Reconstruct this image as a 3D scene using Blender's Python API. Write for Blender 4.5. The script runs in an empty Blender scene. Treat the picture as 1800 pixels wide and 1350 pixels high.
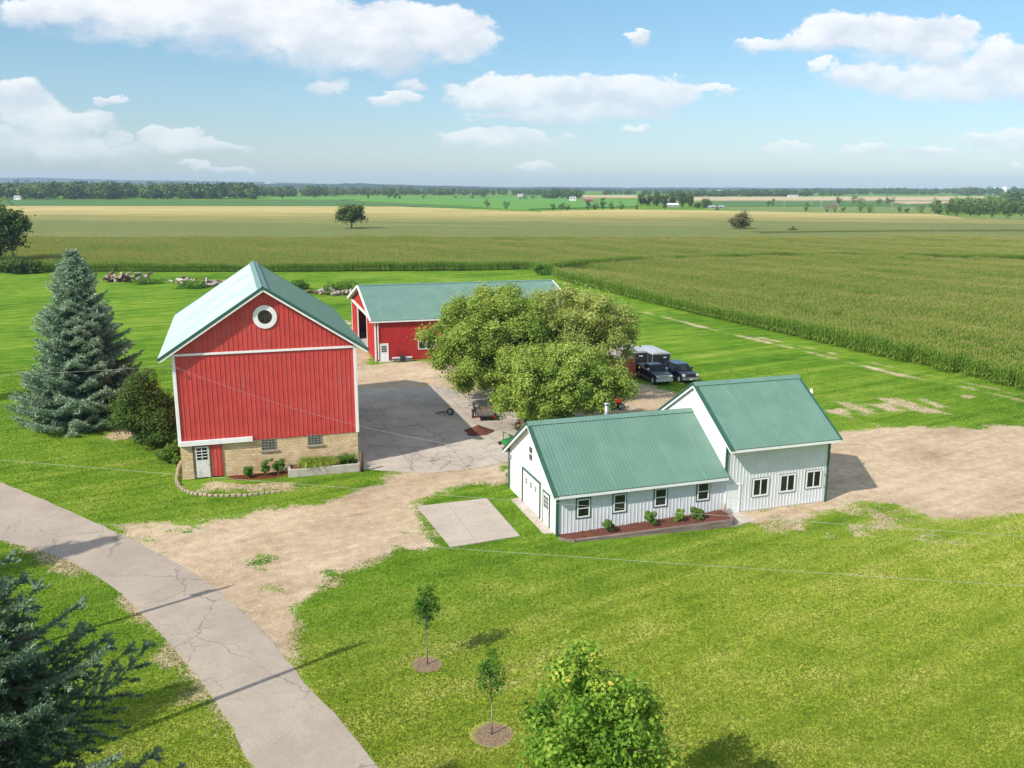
import bpy, math, random
import numpy as np
from math import sin, cos, radians as R, pi, tan, atan2, hypot, sqrt
C = bpy.context.scene
COL = C.collection
# ------------------------------------------------------------------ camera
F, PITCH, ROLL, HC = 1539.8, .2227, .0043, 21.70          # focal length in photo pixels (1800 wide)
cam = bpy.data.objects.new('camera', bpy.data.cameras.new('camera'))
COL.objects.link(cam); C.camera = cam
cam.data.sensor_width = 36; cam.data.lens = F/1800*36
cam.data.clip_start = .5; cam.data.clip_end = 40000
cam.location = (0, 0, HC)
from mathutils import Matrix, Vector
cam.rotation_euler = (Matrix.Rotation(pi/2-PITCH, 4, 'X') @ Matrix.Rotation(ROLL, 4, 'Z')).to_euler()
C.render.resolution_x, C.render.resolution_y = 1024, 768
# ------------------------------------------------------------------ light
SUN_EL = R(39.5); SH_AZ = R(41)                            # shadows run towards this azimuth
SD = Vector((-cos(SH_AZ)*cos(SUN_EL), -sin(SH_AZ)*cos(SUN_EL), sin(SUN_EL)))   # towards the sun
sl = bpy.data.lights.new('sun', 'SUN'); sl.energy = 4.3; sl.angle = R(.55); sl.color = (1, .93, .83)
so = bpy.data.objects.new('sun', sl); COL.objects.link(so); so.location = SD*60
so.rotation_euler = SD.to_track_quat('Z', 'Y').to_euler()
C.view_settings.view_transform = 'Standard'; C.view_settings.look = 'None'
C.view_settings.exposure = .55; C.view_settings.gamma = 1
SKY_STR = .15

def inv(x, y, z=0.0):
    """photo pixel -> point on the plane z"""
    c, s = cos(ROLL), sin(ROLL); a, b = x-900, y-675
    u = c*a+s*b; w = -s*a+c*b
    d = (u, F*cos(PITCH)-w*sin(PITCH), -F*sin(PITCH)-w*cos(PITCH))
    return d
def at(x, y, z=0.0):
    d = inv(x, y); t = (z-HC)/d[2]
    return (d[0]*t, d[1]*t)
def proj(P):
    x, y, z = P[0], P[1], P[2]-HC
    f = y*cos(PITCH)-z*sin(PITCH); U = y*sin(PITCH)+z*cos(PITCH)
    u, v = F*x/f, -F*U/f; c, s = cos(ROLL), sin(ROLL)
    return 900+c*u-s*v, 675+s*u+c*v

# ------------------------------------------------------------------ world: sky + clouds far away
W = bpy.data.worlds.new('World'); C.world = W; W.use_nodes = True
nt = W.node_tree; nt.nodes.clear()
class NB:
    """terse node building"""
    def __init__(s, nt): s.nt = nt
    def n(s, t, **k):
        nd = s.nt.nodes.new(t)
        for a, b in k.items(): setattr(nd, a, b)
        return nd
    def put(s, sock, v):
        if hasattr(v, 'links') or hasattr(v, 'is_output'): s.nt.links.new(v, sock)
        else: sock.default_value = v
    def m(s, op, a, b=0.0, c=0.0, clamp=False):
        nd = s.n('ShaderNodeMath', operation=op, use_clamp=clamp)
        s.put(nd.inputs[0], a); s.put(nd.inputs[1], b); s.put(nd.inputs[2], c)
        return nd.outputs[0]
    def v(s, op, a, b=(0, 0, 0), sc=None):
        nd = s.n('ShaderNodeVectorMath', operation=op)
        s.put(nd.inputs[0], a); s.put(nd.inputs[1], b)
        if sc is not None: s.put(nd.inputs[3], sc)
        return nd.outputs[1] if op in ('DOT_PRODUCT', 'LENGTH') else nd.outputs[0]
    def noise(s, vec, scale, detail=4, rough=.55, dist=0, dim='3D'):
        nd = s.n('ShaderNodeTexNoise', noise_dimensions=dim)
        if vec is not None: s.put(nd.inputs['Vector'], vec)
        nd.inputs['Scale'].default_value = scale; nd.inputs['Detail'].default_value = detail
        nd.inputs['Roughness'].default_value = rough; nd.inputs['Distortion'].default_value = dist
        return nd
    def mix(s, f, a, b, mode='MIX'):
        nd = s.n('ShaderNodeMix', data_type='RGBA', blend_type=mode)
        s.put(nd.inputs[0], f)
        for i, x in ((6, a), (7, b)):
            if isinstance(x, tuple): x = (*x[:3], 1)
            s.put(nd.inputs[i], x)
        return nd.outputs[2]
    def rng(s, x, a, b, c=0., d=1., smooth=True):
        nd = s.n('ShaderNodeMapRange', interpolation_type='SMOOTHSTEP' if smooth else 'LINEAR')
        s.put(nd.inputs[0], x)
        for i, q in enumerate((a, b, c, d)): s.put(nd.inputs[i+1], q)
        return nd.outputs[0]
    def ramp(s, f, stops):
        nd = s.n('ShaderNodeValToRGB'); e = nd.color_ramp.elements
        while len(e) < len(stops): e.new(.5)
        for i, (p, c) in enumerate(stops): e[i].position = p; e[i].color = (*c, 1)
        s.put(nd.inputs[0], f); return nd.outputs[0]
b = NB(nt)
sky = b.n('ShaderNodeTexSky', sky_type='NISHITA'); sky.sun_disc = False
sky.sun_elevation = SUN_EL; sky.sun_rotation = atan2(SD.x, SD.y)
sky.altitude = 200; sky.air_density = 1.0; sky.dust_density = .6; sky.ozone_density = 2.2
tc = b.n('ShaderNodeTexCoord'); D = b.v('NORMALIZE', tc.outputs['Generated'])
sep = b.n('ShaderNodeSeparateXYZ'); b.put(sep.inputs[0], D)
yy = b.m('MAXIMUM', sep.outputs[1], .05)
cu = b.m('DIVIDE', sep.outputs[0], yy); cw = b.m('DIVIDE', sep.outputs[2], yy)
cmb = b.n('ShaderNodeCombineXYZ'); b.put(cmb.inputs[0], cu); b.put(cmb.inputs[1], cw)
P0 = cmb.outputs[0]
strP = b.v('MULTIPLY', P0, (1, 1.7, 1))
n1 = b.noise(strP, 11, 7, .62); n2 = b.noise(strP, 34, 6, .6)
off = b.v('MULTIPLY', b.v('SUBTRACT', n1.outputs['Color'], (.5, .5, .5)), (.06, .035, 0))
off2 = b.v('MULTIPLY', b.v('SUBTRACT', n2.outputs['Color'], (.5, .5, .5)), (.034, .022, 0))
Pd = b.v('ADD', b.v('ADD', P0, off), off2)
CL = [(80,20,120,28),(260,35,200,38),(450,50,200,50),(620,66,170,60),(760,55,105,46),(815,85,52,34),(640,100,170,32),(330,8,300,30),
 (40,185,75,40),(20,165,45,25),(110,215,100,28),(60,250,150,30),(150,268,140,22),(300,240,55,20),(345,258,90,16),(210,240,22,12),
 (583,153,34,19),(722,147,34,13),(690,178,52,17),(195,175,28,8),(345,292,30,9),(400,300,60,7),
 (900,165,110,26),(1010,165,150,34),(1120,162,110,30),(1195,168,52,26),(950,202,130,20),(1080,200,120,18),(1255,160,40,8),(850,180,80,14),
 (880,247,115,20),(1110,231,32,10),(938,295,35,15),(1130,60,22,15),
 (1345,80,60,14),(1430,75,70,22),(1500,60,90,36),(1600,72,105,36),(1665,62,48,28),(1640,95,60,16),
 (1434,122,15,15),(1510,130,72,30),(1590,145,80,26),(1680,135,90,38),(1760,112,70,42),(1810,150,90,38),(1700,165,110,20),
 (1383,263,44,14),(1522,271,54,10),(1640,268,52,9),(1740,243,46,14),(1790,250,50,24),(1790,295,26,9)]
den = num = mx = None
for (cx, cy, rx, ry) in CL:
    d = inv(cx, cy); u0, w0 = d[0]/d[1], d[2]/d[1]
    q = b.v('MULTIPLY', b.v('SUBTRACT', Pd, (u0, w0, 0)), (F/rx*.93, F/ry*.93, 0))
    dd = b.m('SUBTRACT', 1., b.v('DOT_PRODUCT', q, q))
    mx = dd if mx is None else b.m('SMOOTH_MAX', mx, dd, .35)
    pos = b.m('MAXIMUM', b.m('ADD', dd, .6), 0.); sy = b.n('ShaderNodeSeparateXYZ'); b.put(sy.inputs[0], q)
    hv = b.m('MULTIPLY', pos, sy.outputs[1])
    num = hv if num is None else b.m('ADD', num, hv)
    den = pos if den is None else b.m('ADD', den, pos)
hh = b.m('DIVIDE', num, b.m('MAXIMUM', den, .001))
n3 = b.noise(b.v('ADD', strP, (3, 7, 1)), 26, 8, .62)
fld = b.m('ADD', mx, b.m('MULTIPLY', b.m('SUBTRACT', n3.outputs['Fac'], .5), 1.5))
# flat soft bottoms, crisp tops
soft = b.rng(hh, -.6, .4, 1.25, .38)
alpha = b.m('MULTIPLY', b.rng(fld, .0, soft), b.rng(sep.outputs[1], .05, .2))
n4 = b.noise(b.v('ADD', strP, (9, 2, 5)), 15, 7, .6)
lit = b.rng(b.m('ADD', hh, b.m('MULTIPLY', b.m('SUBTRACT', n4.outputs['Fac'], .5), 4.2)), -.9, 1.0)
ccol = b.mix(lit, (.50, .54, .60), (.74, .735, .73))
low = b.rng(cw, .0, .16); alpha = b.m('MULTIPLY', alpha, b.m('MULTIPLY_ADD', low, .34, .52))
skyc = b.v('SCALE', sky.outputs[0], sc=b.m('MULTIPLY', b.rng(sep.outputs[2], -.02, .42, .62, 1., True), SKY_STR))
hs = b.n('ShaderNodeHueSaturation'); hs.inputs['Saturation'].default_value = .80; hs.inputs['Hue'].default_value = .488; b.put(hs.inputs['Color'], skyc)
tint = b.mix(b.rng(sep.outputs[2], .0, .2), (.80, .90, .98), (.53, .72, .83)); tint = b.mix(b.rng(sep.outputs[2], .25, .45), tint, (.8, .88, .95))  # sky above the view kept brighter and more neutral, as added fill
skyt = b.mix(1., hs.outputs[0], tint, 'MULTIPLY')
# scattered bright cloud added above and behind the view to fill the shade
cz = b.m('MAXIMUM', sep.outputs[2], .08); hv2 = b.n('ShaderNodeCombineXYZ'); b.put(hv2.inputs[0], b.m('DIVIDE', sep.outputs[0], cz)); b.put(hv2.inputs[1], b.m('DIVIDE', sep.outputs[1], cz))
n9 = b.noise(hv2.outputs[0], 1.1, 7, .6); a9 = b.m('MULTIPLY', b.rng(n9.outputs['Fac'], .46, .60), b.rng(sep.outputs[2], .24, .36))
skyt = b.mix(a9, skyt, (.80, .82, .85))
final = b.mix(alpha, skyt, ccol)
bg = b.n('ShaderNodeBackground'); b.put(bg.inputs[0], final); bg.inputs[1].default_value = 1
out = b.n('ShaderNodeOutputWorld'); nt.links.new(bg.outputs[0], out.inputs[0])
W.cycles.sampling_method = 'MANUAL'; W.cycles.sample_map_resolution = 512
C.cycles.max_bounces = 6; C.cycles.diffuse_bounces = 3; C.cycles.glossy_bounces = 2; C.cycles.transmission_bounces = 3
C.cycles.volume_bounces = 0; C.cycles.transparent_max_bounces = 8

# ------------------------------------------------------------------ materials
MATS = {}
def newmat(name):
    m = bpy.data.materials.new(name); m.use_nodes = True; nt = m.node_tree; nt.nodes.clear()
    b = NB(nt); o = b.n('ShaderNodeOutputMaterial'); return m, b, o
def pm(name, c1, c2=None, scale=3., rough=.7, bump=0., bscale=None, metal=0., aniso=None, thr=(.35, .65), spec=.5, detail=5, dirt=None):
    if name in MATS: return MATS[name]
    m, b, o = newmat(name); p = b.n('ShaderNodeBsdfPrincipled')
    tc = b.n('ShaderNodeTexCoord'); v = tc.outputs['Object']
    if aniso: v = b.v('MULTIPLY', v, aniso)
    n = b.noise(v, scale, detail, .6)
    if c2 is None: c2 = tuple(x*.8 for x in c1)
    col = b.mix(b.rng(n.outputs['Fac'], *thr), c1, c2)
    if dirt:
        n5 = b.noise(b.v('MULTIPLY', tc.outputs['Object'], dirt[3] if len(dirt) > 3 else (1, 1, .35)), dirt[1], 6, .65)
        col = b.mix(b.rng(n5.outputs['Fac'], .5, .78, 0, dirt[2]), col, dirt[0])
    b.put(p.inputs['Base Color'], col)
    p.inputs['Roughness'].default_value = rough; p.inputs['Metallic'].default_value = metal
    p.inputs['Specular IOR Level'].default_value = spec
    if bump:
        nb = b.noise(v, bscale or scale*6, 5, .6); bp = b.n('ShaderNodeBump'); bp.inputs['Strength'].default_value = bump
        bp.inputs['Distance'].default_value = .05
        b.put(bp.inputs['Height'], nb.outputs['Fac']); b.put(p.inputs['Normal'], bp.outputs[0])
    b.nt.links.new(p.outputs[0], o.inputs[0]); MATS[name] = m; return m
def leafmat(name, stops, trans=.3, rough=.55, tcol=None):
    if name in MATS: return MATS[name]
    m, b, o = newmat(name); a = b.n('ShaderNodeAttribute', attribute_name='rnd')
    tc = b.n('ShaderNodeTexCoord'); n = b.noise(tc.outputs['Object'], .45, 3)
    f = b.m('ADD', b.m('MULTIPLY', a.outputs['Fac'], .75), b.m('MULTIPLY', b.m('SUBTRACT', n.outputs['Fac'], .38), 1.0), clamp=True)
    col = b.ramp(f, stops)
    p = b.n('ShaderNodeBsdfPrincipled'); b.put(p.inputs['Base Color'], col); p.inputs['Roughness'].default_value = rough
    p.inputs['Specular IOR Level'].default_value = .15
    t = b.n('ShaderNodeBsdfTranslucent'); b.put(t.inputs[0], b.mix(1., col, tcol or (1.25, 1.3, .6), 'MULTIPLY'))
    mx = b.n('ShaderNodeMixShader'); mx.inputs[0].default_value = trans
    b.nt.links.new(p.outputs[0], mx.inputs[1]); b.nt.links.new(t.outputs[0], mx.inputs[2]); b.nt.links.new(mx.outputs[0], o.inputs[0])
    MATS[name] = m; return m
def grass_color(b, pos):
    """lawn colour, in world metres, shared by every sheet that grass grows into"""
    n = b.noise(pos, .045, 4, .6); n2 = b.noise(pos, .35, 5, .6); n3 = b.noise(pos, 5., 4, .7); n4 = b.noise(pos, 11., 4, .85)
    rot = b.n('ShaderNodeVectorRotate', rotation_type='Z_AXIS'); b.put(rot.inputs[0], pos); rot.inputs['Angle'].default_value = R(58)
    st = b.noise(b.v('MULTIPLY', rot.outputs[0], (.9, .03, 1)), 1., 3, .6)
    st2 = b.noise(b.v('MULTIPLY', pos, (.05, .7, 1)), 1., 3, .6)
    f = b.m('ADD', b.m('MULTIPLY', n.outputs['Fac'], .75), b.m('MULTIPLY', n2.outputs['Fac'], .6))
    f = b.m('ADD', f, b.m('MULTIPLY', b.m('SUBTRACT', st.outputs['Fac'], .5), .85))
    f = b.m('ADD', f, b.m('MULTIPLY', b.m('SUBTRACT', st2.outputs['Fac'], .5), .28))
    f = b.m('ADD', f, b.m('MULTIPLY', b.m('SUBTRACT', n3.outputs['Fac'], .5), .5))
    fc = b.m('SUBTRACT', f, .2, clamp=True)
    lush = b.ramp(fc, [(.14, (.036, .100, .006)), (.34, (.072, .160, .010)), (.50, (.115, .218, .016)), (.64, (.175, .262, .028)), (.80, (.26, .30, .06)), (.95, (.36, .33, .14))])
    dry = b.ramp(fc, [(.14, (.10, .175, .012)), (.32, (.185, .26, .020)), (.48, (.275, .325, .040)), (.62, (.36, .36, .075)), (.78, (.44, .40, .13)), (.93, (.50, .44, .21))])
    sp = b.n('ShaderNodeSeparateXYZ'); b.put(sp.inputs[0], pos); wv = b.m('ADD', sp.outputs[1], b.m('MULTIPLY', sp.outputs[0], -.55))
    col = b.mix(b.rng(b.m('ADD', wv, b.m('MULTIPLY', n.outputs['Fac'], 24.)), 44, 62), dry, lush)
    fine = b.rng(n4.outputs['Fac'], .3, .7, .55, 1.42, False)
    mid = b.rng(n3.outputs['Fac'], .3, .7, .78, 1.22, False)
    return b.v('SCALE', b.v('SCALE', col, sc=fine), sc=mid), n4.outputs['Fac']
def groundmat(name, soil=None, crisp=.35, jag=1.0, grass_amt=0.):
    """grass, or a soil surface whose edge (attribute cov, metres inside the edge) breaks up into grass"""
    m, b, o = newmat(name); p = b.n('ShaderNodeBsdfPrincipled'); g = b.n('ShaderNodeNewGeometry'); pos = g.outputs['Position']
    gc, gf = grass_color(b, pos); p.inputs['Roughness'].default_value = .95; p.inputs['Specular IOR Level'].default_value = .04
    bp = b.n('ShaderNodeBump'); bp.inputs['Distance'].default_value = .06; bp.inputs['Strength'].default_value = .9
    gb = b.noise(pos, 13, 4, .75); h = gb.outputs['Fac']
    col = gc
    if soil:
        sc, sh = soil(b, pos)
        a = b.n('ShaderNodeAttribute', attribute_name='cov')
        e1 = b.noise(pos, .55, 6, .72); e2 = b.noise(pos, 6, 3, .7)
        f = b.m('ADD', a.outputs['Fac'], b.m('MULTIPLY', b.m('SUBTRACT', e1.outputs['Fac'], .5), 5.*jag))
        f = b.m('ADD', f, b.m('MULTIPLY', b.m('SUBTRACT', e2.outputs['Fac'], .5), 3.2*jag))
        e3 = b.noise(pos, .17, 3, .6); f = b.m('ADD', f, b.m('MULTIPLY', b.m('SUBTRACT', e3.outputs['Fac'], .54), 6.*jag))
        k = b.rng(f, -crisp, crisp)
        col = b.mix(k, gc, sc); h = b.m('ADD', b.m('MULTIPLY', h, b.m('SUBTRACT', 1., k)), b.m('MULTIPLY', sh, k))
    b.put(bp.inputs['Height'], h); b.put(p.inputs['Normal'], bp.outputs[0])
    b.put(p.inputs['Base Color'], col); b.nt.links.new(p.outputs[0], o.inputs[0]); return m
def soil_gravel(b, pos):
    n = b.noise(pos, .12, 6, .65); n2 = b.noise(pos, 1.3, 6, .7); n3 = b.noise(pos, 14, 3, .8)
    vr = b.n('ShaderNodeVectorRotate', rotation_type='Z_AXIS'); b.put(vr.inputs[0], pos); vr.inputs['Angle'].default_value = R(-33); w = b.noise(b.v('MULTIPLY', vr.outputs[0], (.10, 1.1, 1)), 1, 5, .6)
    f = b.m('ADD', b.m('MULTIPLY', n.outputs['Fac'], .9), b.m('MULTIPLY', w.outputs['Fac'], .5))
    col = b.ramp(b.m('SUBTRACT', f, .2, clamp=True), [(.25, (.30, .215, .135)), (.42, (.47, .355, .235)), (.60, (.58, .455, .31)), (.85, (.66, .54, .38))])
    col = b.v('SCALE', col, sc=b.rng(n2.outputs['Fac'], .3, .7, .74, 1.14, False))
    col = b.v('SCALE', col, sc=b.rng(n3.outputs['Fac'], .3, .7, .62, 1.22, False))
    return col, n3.outputs['Fac']
def soil_mulch(b, pos):
    n3 = b.noise(pos, 16, 4, .8); n = b.noise(pos, 2.3, 4, .7)
    col = b.ramp(n3.outputs['Fac'], [(.35, (.035, .014, .008)), (.52, (.14, .045, .022)), (.68, (.26, .10, .05))])
    return b.v('SCALE', col, sc=b.rng(n.outputs['Fac'], .3, .7, .75, 1.2, False)), n3.outputs['Fac']
def soil_old_mulch(b, pos):
    n3 = b.noise(pos, 12, 4, .8)
    col = b.ramp(n3.outputs['Fac'], [(.35, (.09, .05, .03)), (.5, (.24, .17, .11)), (.68, (.36, .27, .18))])
    return col, n3.outputs['Fac']
def cracked(name, c1, c2, crack=(.03, .028, .025), cs=.28, slab=None, crackw=.012, amt=1., dark=None):
    m, b, o = newmat(name); p = b.n('ShaderNodeBsdfPrincipled'); g = b.n('ShaderNodeNewGeometry'); pos = g.outputs['Position']
    dn = b.noise(pos, .9, 5, .65); dp = b.v('ADD', pos, b.v('SCALE', b.v('SUBTRACT', dn.outputs['Color'], (.5, .5, .5)), sc=1.6))
    v = b.n('ShaderNodeTexVoronoi', feature='DISTANCE_TO_EDGE'); b.put(v.inputs['Vector'], b.v('MULTIPLY', dp, (1, 1, 0))); v.inputs['Scale'].default_value = cs
    msk = b.noise(pos, .16, 3); w = b.rng(msk.outputs['Fac'], .38, .62, .0, crackw)
    ck = b.rng(v.outputs['Distance'], b.m('MULTIPLY', w, .35), w, 1, 0)
    v2 = b.n('ShaderNodeTexVoronoi', feature='DISTANCE_TO_EDGE'); b.put(v2.inputs['Vector'], b.v('MULTIPLY', dp, (1, 1, 0))); v2.inputs['Scale'].default_value = cs*3.1
    m2 = b.noise(pos, .1, 3); w2 = b.rng(m2.outputs['Fac'], .5, .66, .0, crackw*2.2)
    ck = b.m('MAXIMUM', ck, b.rng(v2.outputs['Distance'], b.m('MULTIPLY', w2, .3), w2, 1, 0))
    n = b.noise(pos, .2, 6, .7); n2 = b.noise(pos, 9, 4, .8); n6 = b.noise(pos, 1.1, 5, .7)
    col = b.mix(b.rng(n.outputs['Fac'], .35, .65), c1, c2)
    if dark: col = b.mix(b.rng(n6.outputs['Fac'], .52, .75, 0, .55), col, dark)
    col = b.v('SCALE', col, sc=b.rng(n2.outputs['Fac'], .3, .7, .85, 1.12, False))
    if slab:
        a = b.n('ShaderNodeVectorRotate', rotation_type='Z_AXIS'); b.put(a.inputs[0], dpp := b.v('ADD', pos, b.v('SCALE', b.v('SUBTRACT', dn.outputs['Color'], (.5, .5, .5)), sc=.12))); a.inputs['Angle'].default_value = -slab[1]
        s = b.n('ShaderNodeSeparateXYZ'); b.put(s.inputs[0], b.v('DIVIDE', a.outputs[0], (slab[0], slab[0], 1)))
        for k in (0, 1):
            fr = b.m('ABSOLUTE', b.m('SUBTRACT', b.m('FRACT', s.outputs[k]), .5))
            ck = b.m('MAXIMUM', ck, b.rng(fr, .4935, .497, 0, .75))
    col = b.mix(b.m('MULTIPLY', ck, amt), col, crack)
    b.put(p.inputs['Base Color'], col); p.inputs['Roughness'].default_value = .85; p.inputs['Specular IOR Level'].default_value = .25
    bp = b.n('ShaderNodeBump'); bp.inputs['Distance'].default_value = .03; bp.inputs['Strength'].default_value = .6
    b.put(bp.inputs['Height'], b.m('SUBTRACT', b.m('MULTIPLY', n2.outputs['Fac'], .5), ck)); b.put(p.inputs['Normal'], bp.outputs[0])
    b.nt.links.new(p.outputs[0], o.inputs[0]); return m
def stonemat():
    m, b, o = newmat('limestone'); p = b.n('ShaderNodeBsdfPrincipled'); tc = b.n('ShaderNodeTexCoord')
    s = b.n('ShaderNodeSeparateXYZ'); b.put(s.inputs[0], tc.outputs['Object']); c = b.n('ShaderNodeCombineXYZ')
    b.put(c.inputs[0], b.m('ADD', s.outputs[0], s.outputs[1])); b.put(c.inputs[1], s.outputs[2])
    dn = b.noise(tc.outputs['Object'], 2.2, 3); v = b.v('ADD', c.outputs[0], b.v('SCALE', b.v('SUBTRACT', dn.outputs['Color'], (.5, .5, .5)), sc=.34))
    br = b.n('ShaderNodeTexBrick'); b.put(br.inputs['Vector'], v); br.inputs['Scale'].default_value = 1
    br.inputs['Brick Width'].default_value = .42; br.inputs['Row Height'].default_value = .21; br.inputs['Mortar Size'].default_value = .013
    br.inputs['Mortar Smooth'].default_value = .4; br.inputs['Bias'].default_value = 0
    br.inputs['Color1'].default_value = (.66, .48, .28, 1); br.inputs['Color2'].default_value = (.50, .34, .18, 1); br.inputs['Mortar'].default_value = (.40, .30, .19, 1)
    n = b.noise(tc.outputs['Object'], 1.0, 5, .7); col = b.mix(b.rng(n.outputs['Fac'], .4, .7, 0, .75), br.outputs['Color'], (.68, .54, .36))
    n2 = b.noise(tc.outputs['Object'], 7, 4, .7); col = b.v('SCALE', col, sc=b.rng(n2.outputs['Fac'], .3, .7, .85, 1.15, False))
    b.put(p.inputs['Base Color'], col); p.inputs['Roughness'].default_value = .9
    bp = b.n('ShaderNodeBump'); bp.inputs['Distance'].default_value = .04; bp.inputs['Strength'].default_value = .8
    b.put(bp.inputs['Height'], b.m('SUBTRACT', b.m('MULTIPLY', n2.outputs['Fac'], .6), br.outputs['Fac'])); b.put(p.inputs['Normal'], bp.outputs[0])
    b.nt.links.new(p.outputs[0], o.inputs[0]); return m
def fieldmat(name, stops, streak=(.004, .05, 1), fine=.5, rowdir=None, rows=0., bump=.5):
    m, b, o = newmat(name); p = b.n('ShaderNodeBsdfPrincipled'); g = b.n('ShaderNodeNewGeometry'); pos = g.outputs['Position']
    n = b.noise(b.v('MULTIPLY', pos, streak), 1, 6, .65); n2 = b.noise(pos, fine, 4, .8); n3 = b.noise(pos, .012, 4, .6)
    f = b.m('ADD', b.m('MULTIPLY', n.outputs['Fac'], .55), b.m('MULTIPLY', n3.outputs['Fac'], .45))
    f = b.m('ADD', f, b.m('MULTIPLY', b.m('SUBTRACT', n2.outputs['Fac'], .5), .3))
    if name == 'tasselled_corn':
        # the stand ripens away from the farm
        sp = b.n('ShaderNodeSeparateXYZ'); b.put(sp.inputs[0], pos); f = b.m('ADD', f, b.rng(sp.outputs[1], 410, 700, -.52, .04))
    if rowdir is not None:
        a = b.n('ShaderNodeVectorRotate', rotation_type='Z_AXIS'); b.put(a.inputs[0], pos); a.inputs['Angle'].default_value = rowdir
        w = b.noise(b.v('MULTIPLY', a.outputs[0], (.002, rows, 1)), 1, 2, .5)
        f = b.m('ADD', f, b.m('MULTIPLY', b.m('SUBTRACT', w.outputs['Fac'], .5), .45))
    col = b.ramp(f, stops); col = b.v('SCALE', col, sc=b.rng(n2.outputs['Fac'], .3, .7, .8, 1.2, False))
    b.put(p.inputs['Base Color'], col); p.inputs['Roughness'].default_value = .9; p.inputs['Specular IOR Level'].default_value = .15
    bp = b.n('ShaderNodeBump'); bp.inputs['Distance'].default_value = 1.; bp.inputs['Strength'].default_value = bump
    b.put(bp.inputs['Height'], n2.outputs['Fac']); b.put(p.inputs['Normal'], bp.outputs[0])
    b.nt.links.new(p.outputs[0], o.inputs[0]); return m

M_red = pm('red_steel', (.52, .058, .050), (.46, .046, .040), 1.2, .5, .12, 30, dirt=((.50, .11, .09), .7, .7))
M_red2 = pm('dark_red_steel', (.40, .022, .022), (.33, .016, .018), 1.2, .42, .1, 30)
M_glare = pm('pale_glare_roof_steel', (.43, .53, .49), (.54, .62, .59), .25, .35, .05, 20, spec=.6)  # left barn slope: sun glare put into a paler base colour
M_green = pm('green_roof_steel', (.108, .205, .158), (.128, .23, .18), .5, .38, .05, 20, spec=.6, dirt=((.17, .29, .235), 1., .42, (2.2, .12, .12)))
M_trimg = pm('green_trim', (.022, .085, .058), (.03, .10, .07), 2, .45)
M_white = pm('white_paint', (.78, .78, .77), (.72, .72, .71), 2, .5, dirt=((.6, .58, .54), 1.3, .5))
M_wall = pm('white_steel_siding', (.64, .66, .68), (.58, .60, .62), .8, .45, dirt=((.58, .57, .55), .8, .4))
M_soffit = pm('weathered_soffit', (.45, .44, .42), (.62, .61, .6), 3, .7)
M_glass = pm('window_glass', (.008, .010, .010), (.03, .035, .032), .9, .12, spec=.5)
M_gblock = pm('glass_block', (.05, .055, .045), (.12, .12, .09), 6, .2)
M_conc = pm('concrete', (.47, .42, .36), (.38, .33, .28), 1.5, .85, .3, 14, dirt=((.25, .2, .16), 1., .6))
M_wood = pm('weathered_wood', (.16, .10, .065), (.09, .055, .038), 5, .85, .3, aniso=(1, 1, .3))
M_timber = pm('landscape_timber', (.25, .19, .16), (.15, .11, .095), 2.5, .85, .3, aniso=(.3, 1, 3))
M_bark = pm('bark', (.13, .095, .07), (.07, .05, .04), 6, .9, .5)
M_sapb = pm('sapling_bark', (.33, .28, .24), (.24, .2, .17), 6, .85)
M_black = pm('black_steel', (.018, .018, .02), (.03, .03, .032), 4, .45)
M_rubber = pm('rubber', (.02, .02, .02), (.035, .033, .03), 8, .85)
M_chrome = pm('bright_chrome', (.66, .66, .67), (.52, .52, .53), 5, .3, metal=.35)
M_navy = pm('navy_paint', (.008, .010, .026), (.011, .014, .032), 1.5, .16, spec=.9)
M_trailer = pm('charcoal_panel', (.016, .018, .02), (.024, .026, .028), 2, .35)
M_troof = pm('trailer_roof_skin', (.40, .41, .43), (.32, .33, .35), .9, .45)
M_cont = pm('container_red', (.42, .075, .045), (.32, .05, .03), 2, .55, dirt=((.35, .18, .12), 1.4, .6))
M_galv = pm('galvanised_steel', (.42, .43, .44), (.3, .31, .32), 4, .4, metal=.6)
M_lgreen = pm('machine_green', (.02, .20, .045), (.015, .13, .03), 4, .4)
M_orange = pm('tractor_red', (.55, .035, .015), (.45, .03, .015), 4, .35)
M_lamp = pm('lamp_glass', (.75, .75, .72), (.55, .55, .52), 9, .12)
M_tail = pm('tail_lamp_red', (.45, .012, .012), (.3, .01, .01), 9, .25)
M_wire = pm('wire_sheath', (.40, .40, .39), (.32, .32, .31), 3, .5)
M_logb = pm('log_bark', (.15, .085, .06), (.075, .045, .035), 5, .9, .4)
M_loge = pm('log_end', (.40, .27, .18), (.28, .18, .12), 8, .8)
M_logr = pm('bleached_log', (.46, .40, .36), (.20, .16, .14), 5, .9)
M_mulch = pm('bark_mulch', (.17, .05, .025), (.05, .018, .01), 14, .95, .9, 22)
M_stone = stonemat()
M_edge = pm('edging_stone', (.42, .33, .23), (.30, .23, .16), 6, .9, .3)
L_maple = leafmat('maple_leaf', [(.06, (.10, .18, .030)), (.34, (.19, .29, .048)), (.68, (.33, .415, .085)), (.97, (.55, .57, .17))], .38)
L_maple2 = leafmat('maple_leaf_pale', [(.06, (.15, .21, .045)), (.34, (.27, .33, .08)), (.68, (.41, .45, .13)), (.97, (.60, .58, .25))], .38)
L_young = leafmat('young_maple_leaf', [(.1, (.06, .14, .016)), (.42, (.13, .265, .026)), (.68, (.25, .38, .05)), (.88, (.47, .50, .09)), (.98, (.58, .40, .08))], .38)
L_dark = leafmat('dark_leaf', [(.1, (.03, .065, .014)), (.45, (.065, .12, .022)), (.75, (.12, .18, .035)), (.95, (.22, .27, .08))], .3)
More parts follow.
